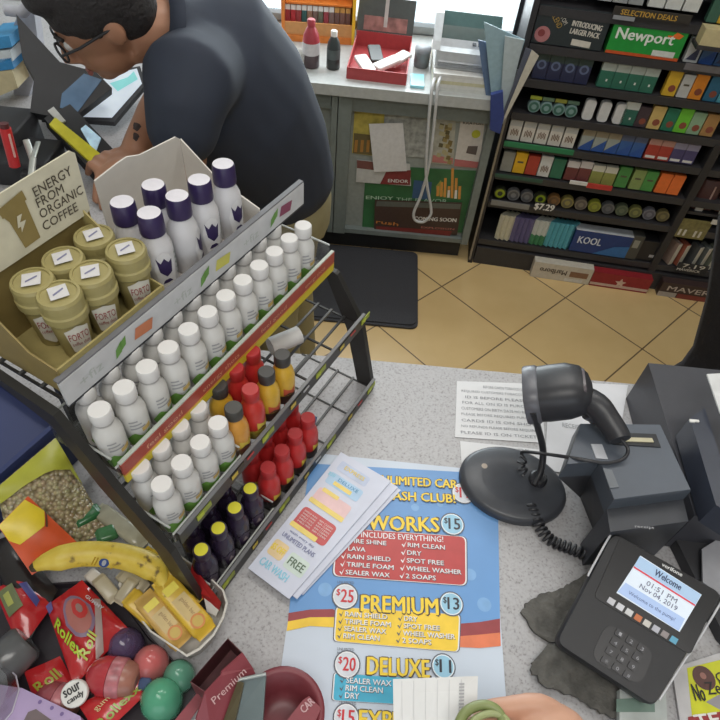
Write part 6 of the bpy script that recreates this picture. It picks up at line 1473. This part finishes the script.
for s_ in (-1, 1):
    MB().tube([Mh @ Vector((.092, .018 * s_, .022)), Mh @ Vector((.092, .036 * s_, .026)), Mh @ Vector((.082, .052 * s_, .02))], .0035, HM).build('eyebrow', ck, False)
    MB().ball((.083, .032 * s_, -.002), .0115, mat((214, 210, 206), .2), Mh, 10, 6).build('eye', ck, False)
MB().tube([Mh @ Vector((.094, .022, -.074)), Mh @ Vector((.099, 0, -.075)), Mh @ Vector((.094, -.022, -.074))], .0045, mat((140, 84, 76), .5)).build('lips', ck, False)
cl = MB(); cl.loft([ring(nk0 - (head - nk0) * .06, head - nk0, sidev, .082, .078), ring(nk0 + (head - nk0) * .16, head - nk0, sidev, .074, .070), ring(nk0 + (head - nk0) * .10, head - nk0, sidev, .066, .064)], NAVY, None, True, False, False); cl.build('collar', ck, False)

# ------------------------------------------------------------------ clerk's side of the counter, upper left
def q3(px, z): return [onz(x, y, z) for x, y in px]
mn = thing('touch_monitor', 'black touchscreen register monitor tilted in front of the clerk', 'monitor', onz(75, 128, TOP))
sl = Vector((.45, .1, .9)).normalized()
def onS(x, y, e=0): return onp(x, y, onz(90, 120, TOP + .06), Vector((.35, -.55, .75)).normalized()) + Vector((.35, -.55, .75)).normalized() * e
ns = Vector((.35, -.55, .75)).normalized()
MB().slab([onS(x, y) for x, y in [(16, 14), (34, 34), (60, 62), (96, 72), (112, 88), (70, 120), (30, 112), (34, 78), (22, 56)]][::-1], ns, .03, BLACK).build('monitor_back', mn, False)
MB().slab([onS(x, y, .002) for x, y in [(62, 94), (84, 74), (102, 80), (78, 112), (60, 108)]][::-1], ns, .002, mat((92, 118, 146), .2, 0, .3, 14, 0, .12)).build('screen', mn, False)  # blue reflection put into the screen's colour and weak glow
c0 = onz(70, 118, TOP); MB().box(c0 + Vector((0, .03, .02)), (.10, .12, .038), BLACK).build('stand', mn, False)
tb = thing('tablet', 'bright white tablet propped by the clerk forearm', 'tablet', onz(100, 118, TOP))
nt_ = Vector((.1, -.3, .95)).normalized(); P0t = onz(110, 118, TOP + .035)
def onB(x, y, e=0): return onp(x, y, P0t, nt_) + nt_ * e
MB().slab([onB(x, y) for x, y in [(74, 119), (114, 122), (146, 84), (140, 66), (104, 72)]][::-1], nt_, .012, DARK).build('tablet_body', tb, False)
def tscr():
    mb = MB(); mb.slab([onB(x, y, .0015) for x, y in [(78, 117), (112, 118), (142, 84), (137, 69), (106, 76)]][::-1], nt_, .001, mat((196, 206, 216), .3, 0, .06, 20, 0, .55))
    mb.add([onB(x, y, .0022) for x, y in [(110, 84), (128, 78), (134, 72), (138, 80), (118, 92)]][::-1], [(0, 1, 2, 3, 4)], mat((130, 200, 200), .3, 0, .06, 20, 0, .5))
    return mb
tscr().build('screen', tb, False)
cdr = thing('card_reader', 'black card reader with a bright yellow strip on the clerk side', 'card reader', onz(78, 150, TOP))
nr = Vector((.2, -.35, .9)).normalized(); P0r = onz(78, 148, TOP + .05)
def onR(x, y, e=0): return onp(x, y, P0r, nr) + nr * e
MB().slab([onR(x, y) for x, y in [(44, 118), (70, 104), (114, 150), (102, 176), (92, 172)]][::-1], nr, .03, BLACK).build('reader_body', cdr, False)
MB().slab([onR(x, y, .008) for x, y in [(50, 127), (56, 120), (102, 157), (100, 164), (95, 168)]][::-1], nr, .008, mat((216, 206, 52), .4)).build('yellow_strip', cdr, False)
MB().slab([onR(x, y, .004) for x, y in [(81, 130), (86, 126), (101, 139), (96, 152), (92, 149)]][::-1], nr, .004, mat((176, 206, 224), .2, 0, .2, 60, 0, .4)).build('screen', cdr, False)
MB().slab([onR(x, y, .004) for x, y in [(48, 112), (54, 108), (66, 122), (60, 124)]][::-1], nr, .004, mat((190, 190, 186), .4)).build('white_label', cdr, False)
og = thing('desk_organizer', 'black plastic desk organizer behind the coffee sign', 'organizer', onz(20, 150, TOP))
for px, d, h_ in (((20, 150), (.13, .10, .05), .0), ((-5, 118), (.12, .1, .08), 0), ((48, 165), (.08, .08, .04), 0)):
    p = onz(*px, TOP + d[2]); MB().box(Vector((p.x, p.y, TOP + d[2] / 2 + .001)), d, BLACK, None, 1, .008).build('compartment', og, False)
pn_ = thing('marker_pen', 'red marker pen standing in the black organizer', 'pen', onz(10, 160, TOP + .05))
a, b_ = onz(15, 166, TOP + .06), onz(5, 128, TOP + .13)
MB().tube([a, b_], .010, mat((196, 44, 46), .35)).build('barrel', pn_, False); MB().tube([b_, b_ + (b_ - a) * .12], .008, mat((90, 40, 42), .4)).build('cap', pn_, False)
MB().tube([a.lerp(b_, .3) + Vector((.008, -.006, 0)), a.lerp(b_, .9) + Vector((.008, -.006, 0))], .002, mat((220, 170, 160), .3)).build('clip', pn_, False)
ky = thing('key_bunch', 'silver keys and tags beside the red marker pen', 'keys', onz(30, 175, TOP + .05))
for (x0, y0, x1, y1, r_) in ((26, 140, 33, 160, .006), (33, 158, 38, 142, .005), (33, 158, 30, 188, .006), (18, 190, 34, 178, .008)):
    MB().tube([onz(x0, y0, TOP + .10), onz(x1, y1, TOP + .08)], r_, mat((176, 178, 172), .35, .4), None, 6, None, True, .4).build('key', ky, False)
# pale fixture and shelf at the far left
fx = thing('wall_fixture', 'pale grey upright fixture with bracket at the top left', 'fixture', (-.83, 1.36, TOP))
FXM = mat((176, 176, 184), .5)
MB().slab([ony(x, y, 1.36) for x, y in [(18, 14), (34, 12), (40, 58), (28, 100), (14, 96), (8, 40)]][::-1], nF, .03, FXM).build('upright', fx, False)
MB().tube([ony(6, 10, 1.33), ony(22, 12, 1.33), ony(42, -6, 1.33)], .012, FXM).build('bracket', fx, False)
MB().slab([ony(x, y, 1.35) for x, y in [(27, 56), (36, 58), (30, 74)]][::-1], nF, .004, WHITE).build('bracket_plate', fx, False)
for k, (y0, c_) in enumerate(((38, (60, 140, 190)), (52, (200, 206, 208)), (60, (50, 130, 184)))):
    Pk = [ony(x, y, 1.30) for x, y in [(-14, y0), (9 + k, y0 - 2), (12 + k, y0 + 9), (-14, y0 + 13)]]
    tag(MB().slab(Pk[::-1], nF, .08, mat(c_, .4, 0, .2, 30)).build('product_box'), ['blue product box, uppermost of three at the left edge', 'white product box between two blue ones at the left edge', 'blue product box, lowest of three at the left edge'][k], 'box', 'stacked product boxes at the left edge')
tag(MB().slab([ony(x, y, 1.30) for x, y in [(-14, 73), (12, 70), (18, 88), (-10, 100)]][::-1], nF, .08, mat((206, 190, 150), .5)).build('cardboard_box'), 'cream cardboard box beneath the blue boxes at the left edge', 'box')
